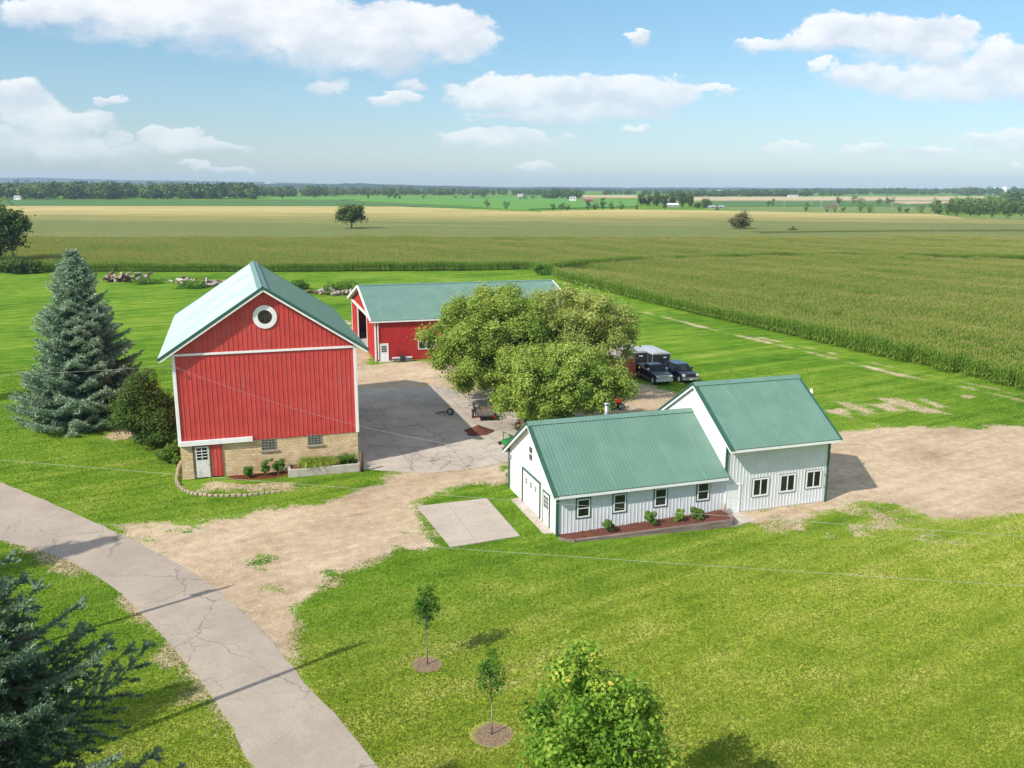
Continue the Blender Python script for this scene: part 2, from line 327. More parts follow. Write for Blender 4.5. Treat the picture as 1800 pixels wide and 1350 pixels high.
L_sap = leafmat('sapling_leaf', [(.1, (.045, .12, .016)), (.5, (.085, .19, .022)), (.85, (.17, .30, .035)), (.97, (.36, .44, .07))], .35)
L_fieldt = leafmat('field_tree_leaf', [(.1, (.035, .065, .014)), (.5, (.065, .11, .022)), (.8, (.12, .17, .035)), (.97, (.2, .24, .07))], .25)
L_bright = leafmat('bright_leaf', [(.1, (.05, .11, .012)), (.5, (.11, .20, .02)), (.85, (.20, .29, .04)), (.97, (.3, .35, .06))], .25)
L_dead = leafmat('dead_branches', [(.1, (.16, .12, .10)), (.6, (.26, .21, .17)), (.97, (.35, .3, .24))], .0)
L_rust = leafmat('rusty_leaf', [(.1, (.05, .075, .02)), (.5, (.11, .115, .035)), (.9, (.22, .15, .06))], .15)
L_blue = leafmat('blue_spruce_needles', [(.05, (.12, .19, .115)), (.4, (.21, .31, .205)), (.7, (.33, .42, .30)), (.97, (.44, .50, .37))], .25, tcol=(1, 1.1, .9))
L_blue2 = leafmat('dark_spruce_needles', [(.05, (.075, .13, .075)), (.45, (.14, .215, .135)), (.75, (.22, .30, .20)), (.97, (.32, .39, .27))], .25, tcol=(1, 1.1, .9))
L_lily = leafmat('daylily_leaf', [(.1, (.10, .17, .02)), (.5, (.22, .30, .04)), (.9, (.38, .42, .08))], .3)
L_hyd = leafmat('hydrangea_leaf', [(.1, (.05, .12, .015)), (.6, (.11, .21, .03)), (.86, (.2, .28, .05)), (.95, (.42, .16, .09))], .3)
L_corn = leafmat('corn_leaf', [(.1, (.06, .12, .016)), (.45, (.13, .23, .026)), (.75, (.23, .33, .045)), (.97, (.38, .39, .10))], .38)
L_tassel = leafmat('corn_tassel', [(.1, (.22, .22, .06)), (.5, (.33, .30, .09)), (.9, (.44, .38, .14))], .25)
L_woods = leafmat('woodland_leaf', [(.1, (.04, .075, .02)), (.5, (.075, .125, .028)), (.85, (.13, .18, .04)), (.97, (.19, .23, .06))], .2)

# ------------------------------------------------------------------ mesh helpers
def tag(o, label=None, cat=None, group=None, kind=None):
    for k, v in (('label', label), ('category', cat), ('group', group), ('kind', kind)):
        if v: o[k] = v
    return o
def link(o, parent=None):
    COL.objects.link(o)
    if parent is not None: o.parent = parent
    return o
def empty(name, loc, rz=0, label=None, cat=None, group=None):
    o = bpy.data.objects.new(name, None); o.empty_display_size = .3; link(o); o.location = loc; o.rotation_euler = (0, 0, rz)
    return tag(o, label, cat, group)
class MB:
    def __init__(s): s.v = []; s.f = []; s.mi = []; s.cur = 0
    def quad(s, *p):
        n = len(s.v); s.v += [tuple(q) for q in p]; s.f.append(tuple(range(n, n+len(p)))); s.mi.append(s.cur); return s
    def hexa(s, p):
        """8 corners: bottom ring 0-3, top ring 4-7"""
        n = len(s.v); s.v += [tuple(q) for q in p]
        for q in ((3, 2, 1, 0), (4, 5, 6, 7), (0, 1, 5, 4), (1, 2, 6, 5), (2, 3, 7, 6), (3, 0, 4, 7)):
            s.f.append(tuple(n+i for i in q)); s.mi.append(s.cur)
        return s
    def box(s, x0, x1, y0, y1, z0, z1):
        return s.hexa([(x0, y0, z0), (x1, y0, z0), (x1, y1, z0), (x0, y1, z0), (x0, y0, z1), (x1, y0, z1), (x1, y1, z1), (x0, y1, z1)])
    def beam(s, a, b, w, h, up=(0, 0, 1)):
        a = Vector(a); b = Vector(b); d = (b-a).normalized(); u = Vector(up); sd = d.cross(u)
        if sd.length < 1e-4: sd = d.cross(Vector((1, 0, 0)))
        sd.normalize(); u = sd.cross(d).normalized(); sd *= w/2; u *= h/2
        return s.hexa([a-sd-u, a+sd-u, b+sd-u, b-sd-u, a-sd+u, a+sd+u, b+sd+u, b-sd+u])
    def tube(s, pts, rad, n=8, cap=True):
        pts = [Vector(p) for p in pts]; k = len(pts); base = len(s.v)
        if not hasattr(rad, '__len__'): rad = [rad]*k
        for i, p in enumerate(pts):
            d = (pts[min(i+1, k-1)]-pts[max(i-1, 0)]).normalized()
            a = d.cross(Vector((0, 0, 1)));
            if a.length < 1e-3: a = d.cross(Vector((1, 0, 0)))
            a.normalize(); c = d.cross(a)
            for j in range(n):
                t = 2*pi*j/n; s.v.append(tuple(p+(a*cos(t)+c*sin(t))*rad[i]))
        for i in range(k-1):
            for j in range(n):
                s.f.append((base+i*n+j, base+i*n+(j+1) % n, base+(i+1)*n+(j+1) % n, base+(i+1)*n+j)); s.mi.append(s.cur)
        if cap:
            s.f.append(tuple(base+j for j in range(n))[::-1]); s.f.append(tuple(base+(k-1)*n+j for j in range(n))); s.mi += [s.cur]*2
        return s
    def prism(s, poly, y0, y1, ax='y'):
        """poly of (x,z) swept along y (or of (y,z) along x)"""
        n = len(s.v); k = len(poly)
        for yy in (y0, y1):
            for (x, z) in poly: s.v.append((x, yy, z) if ax == 'y' else (yy, x, z))
        s.f.append(tuple(range(n, n+k))); s.f.append(tuple(range(n+2*k-1, n+k-1, -1))); s.mi += [s.cur]*2
        for i in range(k):
            j = (i+1) % k; s.f.append((n+i, n+j, n+k+j, n+k+i)); s.mi.append(s.cur)
        return s
    def xf(s, fn): s.v = [tuple(fn(*p)) for p in s.v]; return s
    def build(s, name, mat, parent=None, smooth=False, loc=None, bevel=0):
        me = bpy.data.meshes.new(name); me.from_pydata(s.v, [], s.f)
        for m in (mat if isinstance(mat, (list, tuple)) else [mat]): me.materials.append(m)
        if any(s.mi): me.polygons.foreach_set('material_index', s.mi)
        me.validate()
        import bmesh
        bm = bmesh.new(); bm.from_mesh(me); bmesh.ops.recalc_face_normals(bm, faces=bm.faces[:])
        if bevel: 
            bmesh.ops.remove_doubles(bm, verts=bm.verts[:], dist=1e-4)
            bmesh.ops.bevel(bm, geom=bm.edges[:], offset=bevel, segments=2, affect='EDGES', profile=.6, clamp_overlap=True)
        bm.to_mesh(me); bm.free()
        if smooth: me.polygons.foreach_set('use_smooth', [True]*len(me.polygons))
        me.update(); o = bpy.data.objects.new(name, me); link(o, parent)
        if loc: o.location = loc
        return o
def npmesh(name, V, Fq, mat, rnd=None, parent=None, mi=None, smooth=False):
    """V (n,3), Fq (m,k) numpy; rnd per-face"""
    me = bpy.data.meshes.new(name); V = np.asarray(V, np.float32); Fq = np.asarray(Fq, np.int32); k = Fq.shape[1]
    me.vertices.add(len(V)); me.vertices.foreach_set('co', V.ravel())
    me.loops.add(Fq.size); me.loops.foreach_set('vertex_index', Fq.ravel())
    me.polygons.add(len(Fq)); me.polygons.foreach_set('loop_start', np.arange(0, Fq.size, k, dtype=np.int32))
    for m in (mat if isinstance(mat, (list, tuple)) else [mat]): me.materials.append(m)
    if mi is not None: me.polygons.foreach_set('material_index', np.asarray(mi, np.int32))
    if rnd is not None:
        a = me.attributes.new('rnd', 'FLOAT', 'FACE'); a.data.foreach_set('value', np.asarray(rnd, np.float32))
    if smooth: me.polygons.foreach_set('use_smooth', np.ones(len(Fq), bool))
    me.update(calc_edges=True); me.validate()
    o = bpy.data.objects.new(name, me); link(o, parent); return o
def unit(a): return a/np.maximum(np.linalg.norm(a, axis=-1, keepdims=True), 1e-9)
def leafquads(P, Nn, size, rs, aspect=.6, U=None):
    """diamond leaves centred at P, facing Nn"""
    n = len(P)
    if U is None: U = rs.normal(size=(n, 3))
    Nn = unit(Nn); U = unit(U-Nn*(U*Nn).sum(1, keepdims=True)); Vv = np.cross(Nn, U)
    s = np.asarray(size).reshape(-1, 1)*np.ones((n, 1))
    q = np.stack([P-U*s, P+Vv*s*aspect-U*s*.1, P+U*s, P-Vv*s*aspect-U*s*.1], 1)
    return q.reshape(-1, 3), np.arange(4*n).reshape(n, 4)

# ------------------------------------------------------------------ plan-view helpers
def sdpoly(X, Y, poly):
    """signed distance, positive inside"""
    poly = np.array(poly); n = len(poly); d = np.full(X.shape, 1e9); ins = np.zeros(X.shape, bool)
    for i in range(n):
        x0, y0 = poly[i]; x1, y1 = poly[(i+1) % n]; ex, ey = x1-x0, y1-y0
        t = np.clip(((X-x0)*ex+(Y-y0)*ey)/(ex*ex+ey*ey+1e-12), 0, 1)
        d = np.minimum(d, (X-x0-t*ex)**2+(Y-y0-t*ey)**2)
        c = ((y0 > Y) != (y1 > Y)) & (X < (x1-x0)*(Y-y0)/(y1-y0+1e-12)+x0); ins ^= c
    d = np.sqrt(d); return np.where(ins, d, -d)
def sdline(X, Y, pts, hw):
    d = np.full(X.shape, 1e9)
    for (x0, y0), (x1, y1) in zip(pts[:-1], pts[1:]):
        ex, ey = x1-x0, y1-y0; t = np.clip(((X-x0)*ex+(Y-y0)*ey)/(ex*ex+ey*ey+1e-12), 0, 1)
        d = np.minimum(d, (X-x0-t*ex)**2+(Y-y0-t*ey)**2)
    return hw-np.sqrt(d)
def px(*pts): return [at(*p) for p in pts]
def sheet(name, sds, bounds, step, z, mat, margin=2.2, weeds=()):
    """ground sheet cut out of a grid where the largest signed distance exceeds -margin"""
    x0, x1, y0, y1 = bounds; xs = np.arange(x0, x1, step); ys = np.arange(y0, y1, step); X, Y = np.meshgrid(xs, ys)
    S = np.full(X.shape, -1e9)
    for fn in sds: S = np.maximum(S, fn(X, Y))
    for q in weeds: w_ = np.clip(sdpoly(X, Y, q)+.6, 0, 1.4)/1.4; S = S*(1-w_)+np.minimum(S, 1.15)*w_
    keep = S > -margin; nx = len(xs)
    cell = keep[:-1, :-1] & keep[1:, :-1] & keep[:-1, 1:] & keep[1:, 1:]
    jj, ii = np.nonzero(cell); a = jj*nx+ii; Fq = np.stack([a, a+1, a+1+nx, a+nx], 1)
    used = np.unique(Fq); mp = -np.ones(X.size, int); mp[used] = np.arange(len(used))
    Z = np.full(X.size, z)
    V = np.stack([X.ravel(), Y.ravel(), Z], 1)[used]
    o = npmesh(name, V, mp[Fq], mat); a = o.data.attributes.new('cov', 'FLOAT', 'POINT')
    a.data.foreach_set('value', np.clip(S.ravel()[used], -3, 3).astype(np.float32)); return tag(o, kind='structure')

# ================================================================== SETTING
FAR = 9500
GM = groundmat('lawn_grass')
mb = MB()
mb.quad((-FAR, -300, 0), (FAR, -300, 0), (FAR, FAR, 0), (-FAR, FAR, 0)); tag(mb.build('ground', GM), kind='structure')
up = [(-60, 825), (0, 848), (60, 872), (120, 898), (180, 925), (230, 948), (300, 985), (360, 1020), (420, 1070), (480, 1130), (540, 1205), (600, 1270), (665, 1350), (760, 1470)]
lo = [(-60, 935), (0, 950), (60, 966), (120, 985), (165, 1010), (215, 1045), (260, 1090), (310, 1145), (360, 1205), (400, 1265), (432, 1330), (445, 1350), (490, 1450)]
road_poly = px(*up) + px(*lo[::-1])
def densify(poly, st, jit, rs, closed=True):
    out = []; n = len(poly)
    for i in range(n if closed else n-1):
        a = np.array(poly[i]); b_ = np.array(poly[(i+1) % n]); k = max(1, int(np.linalg.norm(b_-a)/st))
        for j in range(k):
            p = a+(b_-a)*j/k; out.append((p[0]+rs.normal()*jit, p[1]+rs.normal()*jit))
    return out
from mathutils.geometry import tessellate_polygon
def flatpoly(name, poly, z, mat, thick=0):
    v = [(x, y, z) for x, y in poly]; tris = tessellate_polygon([[Vector(p) for p in v]])
    me = bpy.data.meshes.new(name); f = [tuple(t) for t in tris]; n = len(v)
    if thick:
        v += [(x, y, z-thick) for x, y in poly]; f += [(i, (i+1) % n, n+(i+1) % n, n+i) for i in range(n)]
    me.from_pydata(v, [], f); me.materials.append(mat); me.update()
    o = bpy.data.objects.new(name, me); link(o); return tag(o, kind='structure')
rs = np.random.RandomState(4)
M_road = cracked('old_asphalt', (.30, .255, .208), (.365, .312, .252), (.13, .105, .08), .13, None, .006, .5, (.28, .235, .195))
flatpoly('road', densify(road_poly, .6, .035, rs), .030, M_road)
M_yard = cracked('yard_concrete', (.46, .40, .33), (.36, .315, .265), (.045, .038, .032), .22, (4.2, .31), .011, .62, (.24, .205, .17))
yard = [(560, 700), (600, 686), (632, 683), (762, 679), (800, 684), (850, 700), (1010, 720), (1060, 745), (960, 795), (893, 812), (845, 822), (746, 832), (640, 826), (560, 800)]
flatpoly('concrete_yard', densify(px(*yard), .8, .04, rs), .020, M_yard)
M_slab = cracked('slab_concrete', (.41, .36, .30), (.35, .305, .255), (.15, .12, .10), .12, (2.9, .33), .006, .6, (.31, .27, .23))
flatpoly('concrete_slab', px((733, 891), (856, 877), (914, 943), (792, 963)), .06, M_slab, .06)
flatpoly('doorstep_slab', px((1286, 927), (1329, 916), (1302, 903), (1272, 909)), .07, M_conc, .07)
G_gr = groundmat('gravel_and_grass', soil_gravel)
drive = px((215, 925), (300, 915), (390, 905), (480, 893), (560, 882), (620, 864), (665, 845), (700, 826), (760, 800), (900, 800), (899, 846), (850, 852), (780, 870), (725, 884), (735, 905), (765, 940), (775, 962), (700, 968), (640, 988), (590, 1010), (555, 1045), (525, 1085), (512, 1130), (520, 1180), (420, 1100), (330, 1030), (250, 985))
back = px((560, 690), (600, 650), (590, 600), (560, 560), (612, 566), (640, 600), (655, 640), (740, 634), (790, 630), (900, 640), (1000, 652), (1090, 664), (1115, 672), (1165, 684), (1205, 694), (1170, 712), (1170, 760), (1050, 770), (960, 800), (860, 800), (760, 700))
shoulder = px((-60, 928), (0, 945), (60, 985), (110, 992), (165, 1012), (240, 1075), (310, 1160), (360, 1225), (400, 1290), (425, 1350), (445, 1420), (500, 1350), (400, 1200), (240, 1020), (100, 940))
sheet('gravel_drive', [lambda X, Y: sdpoly(X, Y, drive), lambda X, Y: sdpoly(X, Y, back), lambda X, Y: sdpoly(X, Y, shoulder)+.25], (-48, 32, 22, 150), .5, .006, G_gr, 2.2, [px((395, 985), (470, 955), (575, 995), (540, 1060), (500, 1120), (440, 1080)), px((205, 918), (330, 908), (430, 925), (400, 948), (260, 948)), px((690, 888), (745, 882), (785, 965), (700, 970), (630, 992), (690, 930)), px((560, 870), (660, 850), (700, 835), (700, 850), (600, 885))])
lot = px((1440, 760), (1500, 753), (1600, 750), (1700, 750), (1900, 747), (1980, 760), (1980, 895), (1850, 897), (1740, 908), (1650, 922), (1600, 905), (1560, 885), (1520, 885), (1450, 905), (1380, 915), (1290, 918), (1280, 890), (1400, 880))
lotm = px((1330, 905), (1450, 895), (1560, 890), (1660, 925), (1700, 962), (1500, 948), (1340, 940))
sheet('gravel_lot', [lambda X, Y: sdpoly(X, Y, lot), lambda X, Y: np.minimum(sdpoly(X, Y, lotm), .1)-.35], (8, 62, 44, 92), .5, .012, G_gr, 2.2, [px((1340, 925), (1450, 905), (1560, 890), (1620, 912), (1560, 925), (1400, 935))])
G_dt = groundmat('worn_track', soil_gravel, .5, .55)
trk = px((1134, 549), (1280, 586), (1400, 614), (1582, 659), (1700, 682), (1900, 728))
trk2 = [(x+.9, y+1.7) for x, y in px((1330, 597), (1400, 611), (1582, 655), (1700, 679), (1900, 726))]
pats = [px((1462, 704), (1500, 710), (1550, 728), (1520, 729)), px((1455, 722), (1478, 720), (1490, 733)), px((1528, 711), (1555, 709), (1600, 722), (1570, 726)), px((1530, 697), (1580, 700), (1665, 727), (1625, 729)), px((1600, 697), (1630, 702), (1672, 716), (1650, 718)), px((1690, 695), (1712, 697), (1705, 701)), px((1160, 1000), (1162, 1001), (1160, 1002))]
sheet('farm_track', [lambda X, Y: sdline(X, Y, trk, .42), lambda X, Y: sdline(X, Y, trk2, .2)-.1] + [(lambda X, Y, q=q: sdpoly(X, Y, q)) for q in pats], (14, 80, 70, 160), .35, .016, G_dt, 1.6)
G_pt = groundmat('bare_patch', soil_gravel, .5, .8)
fp = px((330, 850), (345, 868), (420, 870), (520, 864), (560, 855), (480, 840), (400, 838))
pp = px((185, 770), (200, 738), (228, 735), (250, 755), (240, 770))
sheet('bare_earth', [lambda X, Y: sdpoly(X, Y, fp)-.5, lambda X, Y: sdpoly(X, Y, pp)], (-42, -10, 54, 80), .35, .014, G_pt, 1.8)
G_ml = groundmat('mulch_and_grass', soil_mulch, .3, .25)
mlb = [(-24.7053+s_*.9527-t_*.304, 62.5881+s_*.304+t_*.9527) for s_, t_ in ((3.3, .2), (3.4, -.7), (4.6, -1.5), (6., -1.7), (7.7, -1.5), (7.7, .2))]
sheet('mulch_bed', [lambda X, Y: sdpoly(X, Y, mlb)], (-25, -14, 60, 72), .25, .024, G_ml, 1.)
G_om = groundmat('old_mulch_ring', soil_old_mulch, .2, .12)
for i, q in enumerate([(751, 1168), (864, 1291)]):
    c = at(*q); rr = .78 if i == 0 else .95
    sheet('mulch_ring', [lambda X, Y: rr-np.hypot(X-c[0], Y-c[1])], (c[0]-2, c[0]+2, c[1]-2, c[1]+2), .06, .010, G_om, .0)

# grass blades standing in the nearer lawn
L_grass = leafmat('grass_blade', [(.05, (.09, .155, .014)), (.45, (.16, .23, .024)), (.8, (.24, .29, .045)), (.98, (.36, .35, .10))], .3)
rs = np.random.RandomState(77); N = 420000
gy = 1/(rs.rand(N)*(1/26.-1/105.)+1/105.); gx = (rs.rand(N)*2-1)*(gy*.62+2)
ok = np.ones(N, bool)
for q in (drive, back, lot): ok &= sdpoly(gx, gy, q) < -.1+rs.rand(N)*.5
for q in (road_poly, px(*yard), px((733, 891), (856, 877), (914, 943), (792, 963))): ok &= sdpoly(gx, gy, q) < -.05
for (ox_, oy_, yw_, l_, w_, f_) in ((2.8931, 52.1494, .3223, 20.3, 9.6, 2.1), (-24.7053, 62.5881, .3089, 13.2, 22.2, 1.9)):
    dx, dy = gx-ox_, gy-oy_; u_ = dx*cos(yw_)+dy*sin(yw_); v_ = -dx*sin(yw_)+dy*cos(yw_); ok &= ~((u_ > -.3) & (u_ < l_+.2) & (v_ > -f_) & (v_ < w_+.2))
for q, r_ in (((751, 1168), .72), ((864, 1291), .88)): c = at(*q); ok &= np.hypot(gx-c[0], gy-c[1]) > r_
gx, gy = gx[ok], gy[ok]; n = len(gx); az = rs.rand(n)*6.28; hgt_ = rs.uniform(.03, .075, n)*(1+gy/90); wd = .012*(1+gy/30)
dxy = np.stack([np.cos(az), np.sin(az)], 1); P = np.stack([gx, gy, np.zeros(n)], 1); S_ = np.stack([dxy[:, 0]*wd, dxy[:, 1]*wd, np.zeros(n)], 1)
le = rs.normal(size=(n, 2))*hgt_[:, None]*.6; T_ = P+np.stack([le[:, 0], le[:, 1], hgt_], 1)
V = np.stack([P-S_, P+S_, T_], 1).reshape(-1, 3); cl = .5+.5*np.sin(gx*.7+1.7*np.sin(gy*.9))*np.sin(gy*.55+np.sin(gx*1.3))
tag(npmesh('grass', V, np.arange(3*n).reshape(n, 3), L_grass, np.clip(rs.rand(n)*.8+.2*cl, 0, 1)), 'short mown grass blades across the farmyard lawn', 'grass', kind='stuff')

# loose stones on the gravel
N = 60000; gy = 1/(rs.rand(N)*(1/30.-1/100.)+1/100.); gx = (rs.rand(N)*2-1)*(gy*.62+2); ok = np.zeros(N, bool)
for q in (drive, back, lot, shoulder): ok |= sdpoly(gx, gy, q) > .2
for q in (road_poly, px(*yard)): ok &= sdpoly(gx, gy, q) < 0
gx, gy = gx[ok], gy[ok]; n = len(gx); z_ = rs.uniform(.012, .035, n)*(1+gy/80); a_ = rs.rand(n)*6.28
V = np.stack([np.stack([gx+z_*np.cos(a_+k*2.09)*1.2, gy+z_*np.sin(a_+k*2.09), np.full(n, .008)], 1) for k in range(3)]+[np.stack([gx, gy, .01+z_*.8], 1)], 1).reshape(-1, 3)
b4 = np.arange(n)[:, None]*4; Fq = np.concatenate([b4+np.array([[0, 1, 3]]), b4+np.array([[1, 2, 3]]), b4+np.array([[2, 0, 3]])])
tag(npmesh('gravel_stones', V, Fq, pm('stones', (.50, .42, .34), (.30, .25, .2), 3, .9, thr=(.45, .55))), 'loose pale stones on the gravel drive and lot', 'gravel', kind='stuff')

# far fields: raised sheets at crop height
tan_stops = [(.02, (.14, .165, .045)), (.26, (.25, .225, .072)), (.44, (.36, .30, .11)), (.60, (.44, .36, .145)), (.8, (.50, .41, .18))]
M_tan = fieldmat('tasselled_corn', tan_stops, rowdir=.3, rows=.09)
M_soy = fieldmat('soybean_rows', [(.3, (.045, .11, .03)), (.5, (.07, .15, .035)), (.7, (.10, .19, .05))], fine=.2)
M_soyb = fieldmat('bright_soybeans', [(.3, (.07, .19, .03)), (.5, (.10, .24, .035)), (.7, (.14, .28, .05))], fine=.2)
M_stub = fieldmat('ripe_grain', [(.3, (.34, .27, .15)), (.5, (.43, .35, .20)), (.7, (.48, .40, .25))], fine=.2)
M_mead = fieldmat('meadow', [(.3, (.09, .14, .035)), (.5, (.14, .20, .05)), (.7, (.20, .25, .08))], fine=.2)
def field(poly, z, mat, name='field'): return flatpoly(name, [at(x, y, z) for x, y in poly], z, mat, z+.01)
field([(-400, 362), (300, 362), (700, 363), (940, 372), (1335, 409), (1335, 417), (-400, 417)], 2.45, M_tan)
field([(950, 371), (1090, 368), (1270, 370), (1400, 373), (1640, 376), (1700, 384), (2200, 396), (2200, 401), (1640, 404), (1300, 407)], 2.41, M_tan)
field([(1310, 411), (1420, 409), (1600, 407), (2200, 407), (2200, 425), (1310, 416)], 2.37, M_tan)
field([(-400, 352), (0, 351), (440, 352), (600, 352), (760, 359), (880, 366), (740, 362.3), (-400, 361.2)], 1.0, M_soy)
field([(620, 350.5), (905, 346), (1120, 352), (1120, 362.5), (930, 367), (780, 359)], .9, M_soyb)
field([(460, 347), (620, 345.5), (880, 344), (900, 345.5), (600, 351), (450, 351)], .9, M_soyb)
field([(0, 326), (0, 334), (60, 332), (60, 326)], 1, M_mead)
field([(1020, 343.2), (1130, 343), (1130, 346.3), (1020, 346)], 2.2, M_stub)
field([(1130, 346), (1800, 345), (2100, 347), (2100, 352), (1130, 352)], 2.2, M_stub)
field([(1240, 353), (2000, 353), (2000, 362), (1240, 362)], .9, M_soy)
field([(1560, 354), (1690, 354), (1690, 357), (1600, 358)], 2.0, M_stub)
field([(1260, 363), (1660, 363), (1650, 375), (1300, 371)], 1., M_mead)
field([(1640, 377.5), (2200, 380), (2200, 389), (1700, 383)], .9, M_mead)
M_lane = fieldmat('weedy_lane', [(.3, (.09, .15, .02)), (.5, (.13, .20, .03)), (.7, (.18, .24, .05))], fine=.3)

# ---- hills on the horizon
def hills(name, prof, dist, depth, mat, seed, rough=3.):
    rs = np.random.RandomState(seed); xs = np.linspace(prof[0][0], prof[-1][0], 420); ys = np.interp(xs, [p[0] for p in prof], [p[1] for p in prof])
    hx = np.array([inv(x, 500)[0]/F for x in xs]); V = []
    nz = np.convolve(rs.normal(size=480), np.ones(9)/9, 'same')[:420]*rough*2+rs.normal(size=420)*rough*.35
    for x, y, q, j in zip(xs, ys, hx, nz):
        d = inv(x, y); top = HC+d[2]/d[1]*dist+j; X = d[0]/d[1]*dist
        for k, (dd, hh) in enumerate(((-depth*.5, 0), (-depth*.35, .35), (-depth*.15, .8), (0, 1), (depth*.5, .7), (depth, 0))):
            V.append((X*(dist+dd)/dist, dist+dd, max(top*hh, 0)+.3*(hh > 0)))
    n = len(xs); Fq = [(i*6+k, (i+1)*6+k, (i+1)*6+k+1, i*6+k+1) for i in range(n-1) for k in range(5)]
    return tag(npmesh(name, V, Fq, mat), kind='structure')
M_hill = fieldmat('wooded_hills', [(.3, (.012, .030, .022)), (.48, (.022, .042, .028)), (.64, (.035, .06, .03)), (.74, (.16, .17, .08))], streak=(.0015, .006, 1), fine=.02)
hills('hills', [(-500, 311), (0, 313), (60, 312.5), (200, 316), (450, 320), (700, 326), (900, 328.5), (1200, 329.5), (1500, 331), (1800, 332.5), (2300, 334)], 7600, 1500, M_hill, 1, 2.5)
hills('hills', [(-500, 320), (150, 321), (300, 323), (480, 323.5), (560, 324), (640, 323), (760, 327), (900, 331), (1100, 331), (1400, 332.5), (1450, 331), (1600, 332), (1800, 335.5), (2300, 338)], 4300, 700, M_hill, 2, 1.6)

# ================================================================== PLANTS
def limbs(mb, base, H, R_, th, rs, n=6, r0=.25, spread=.66, up=.75):
    """trunk with bent limbs"""
    mb.tube([(0, 0, -.1), (rs.normal()*.03*H*.3, rs.normal()*.03*H*.3, th*.5), (rs.normal()*.02*H, rs.normal()*.02*H, th), (rs.normal()*.03*H, 0, th+(H-th)*.5)], [r0*1.35, r0, r0*.85, r0*.3], 8)
    for i in range(n):
        a = 2*pi*(i+rs.rand()*.6)/n; z0 = th*(.75+.3*rs.rand()); L = R_*spread*(.75+.3*rs.rand()); ze = th+(H-th)*up*(.45+.5*rs.rand())
        p = [(0, 0, z0), (cos(a)*L*.35, sin(a)*L*.35, z0+(ze-z0)*.45), (cos(a+.15)*L*.7, sin(a+.15)*L*.7, z0+(ze-z0)*.8), (cos(a+.2)*L, sin(a+.2)*L, ze)]
        mb.tube(p, [r0*.55, r0*.4, r0*.25, r0*.08], 6)
        for j in range(3):
            b0 = Vector(p[1+j % 2]); aa = a+rs.uniform(-1.1, 1.1); l2 = L*.4
            mb.tube([b0, b0+Vector((cos(aa)*l2*.5, sin(aa)*l2*.5, l2*.3)), b0+Vector((cos(aa)*l2, sin(aa)*l2, l2*.65))], [r0*.22, r0*.14, r0*.05], 5)
def crown_pts(rs, centers, radii, nper, shell=.75, up=.35):
    P = []; Nn = []
    for c, r, k in zip(centers, radii, nper):
        d = unit(rs.normal(size=(k, 3))); rad = r*(shell+(1-shell)*rs.rand(k, 1)**.5)*(.85+.25*rs.rand(k, 1))
        rad = rad*np.where(rs.rand(k, 1) < .25, rs.rand(k, 1)**.5, 1)
        P.append(c+d*rad*np.array([1, 1, .8])); Nn.append(d+rs.normal(size=(k, 3))*.55+np.array([0, 0, up]))
    return np.concatenate(P), np.concatenate(Nn)
def deciduous(name, loc, H, Rx, Ry, zb, nclump, nleaf, size, mat, seed, label=None, cat='tree', group=None, th=None, bark=None, r0=None, clr=(.16, .28), top_narrow=.25, nl=6, trunk=True, lean=(0, 0), jit=.03):
    rs = np.random.RandomState(seed); root = empty(name, loc, 0, label, cat, group); cen = []; rad = []
    Rm = (Rx+Ry)/2; k = 0
    while len(cen) < nclump:
        d = unit(rs.normal(size=3)); q = rs.rand()**.45; z = (zb+H)/2+d[2]*(H-zb)/2*q*.86
        t = (z-zb)/(H-zb); w = 1-top_narrow*max(0, t-.4)/.6
        c = np.array([d[0]*Rx*q*w*.88+lean[0]*t, d[1]*Ry*q*w*.88+lean[1]*t, z]); rr = Rm*rs.uniform(*clr)
        cen.append(c); rad.append(rr)
    rad = np.array(rad); per = np.maximum(4, (nleaf*rad**2/np.sum(rad**2))).astype(int)
    P, Nn = crown_pts(rs, cen, rad, per, up=.8)
    P = P+rs.normal(size=P.shape)*Rm*jit*(1+3.2*(rs.rand(len(P), 1) < .34))
    P[:, 2] = np.maximum(P[:, 2], .15)
    V, Fq = leafquads(P, Nn, size*rs.uniform(.6, 1.35, len(P)), rs)
    crn = rs.rand(len(cen)); cr = np.repeat(crn, per)
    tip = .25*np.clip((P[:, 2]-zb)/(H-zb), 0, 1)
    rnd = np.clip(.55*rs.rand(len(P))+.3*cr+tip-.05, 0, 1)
    npmesh('crown', V, Fq, mat, rnd, root)
    if trunk:
        mb = MB(); limbs(mb, None, H, Rm, th or max(zb*1.1, H*.2), rs, nl, r0 or H*.022); mb.build('trunk', bark or M_bark, root, True)
    return root
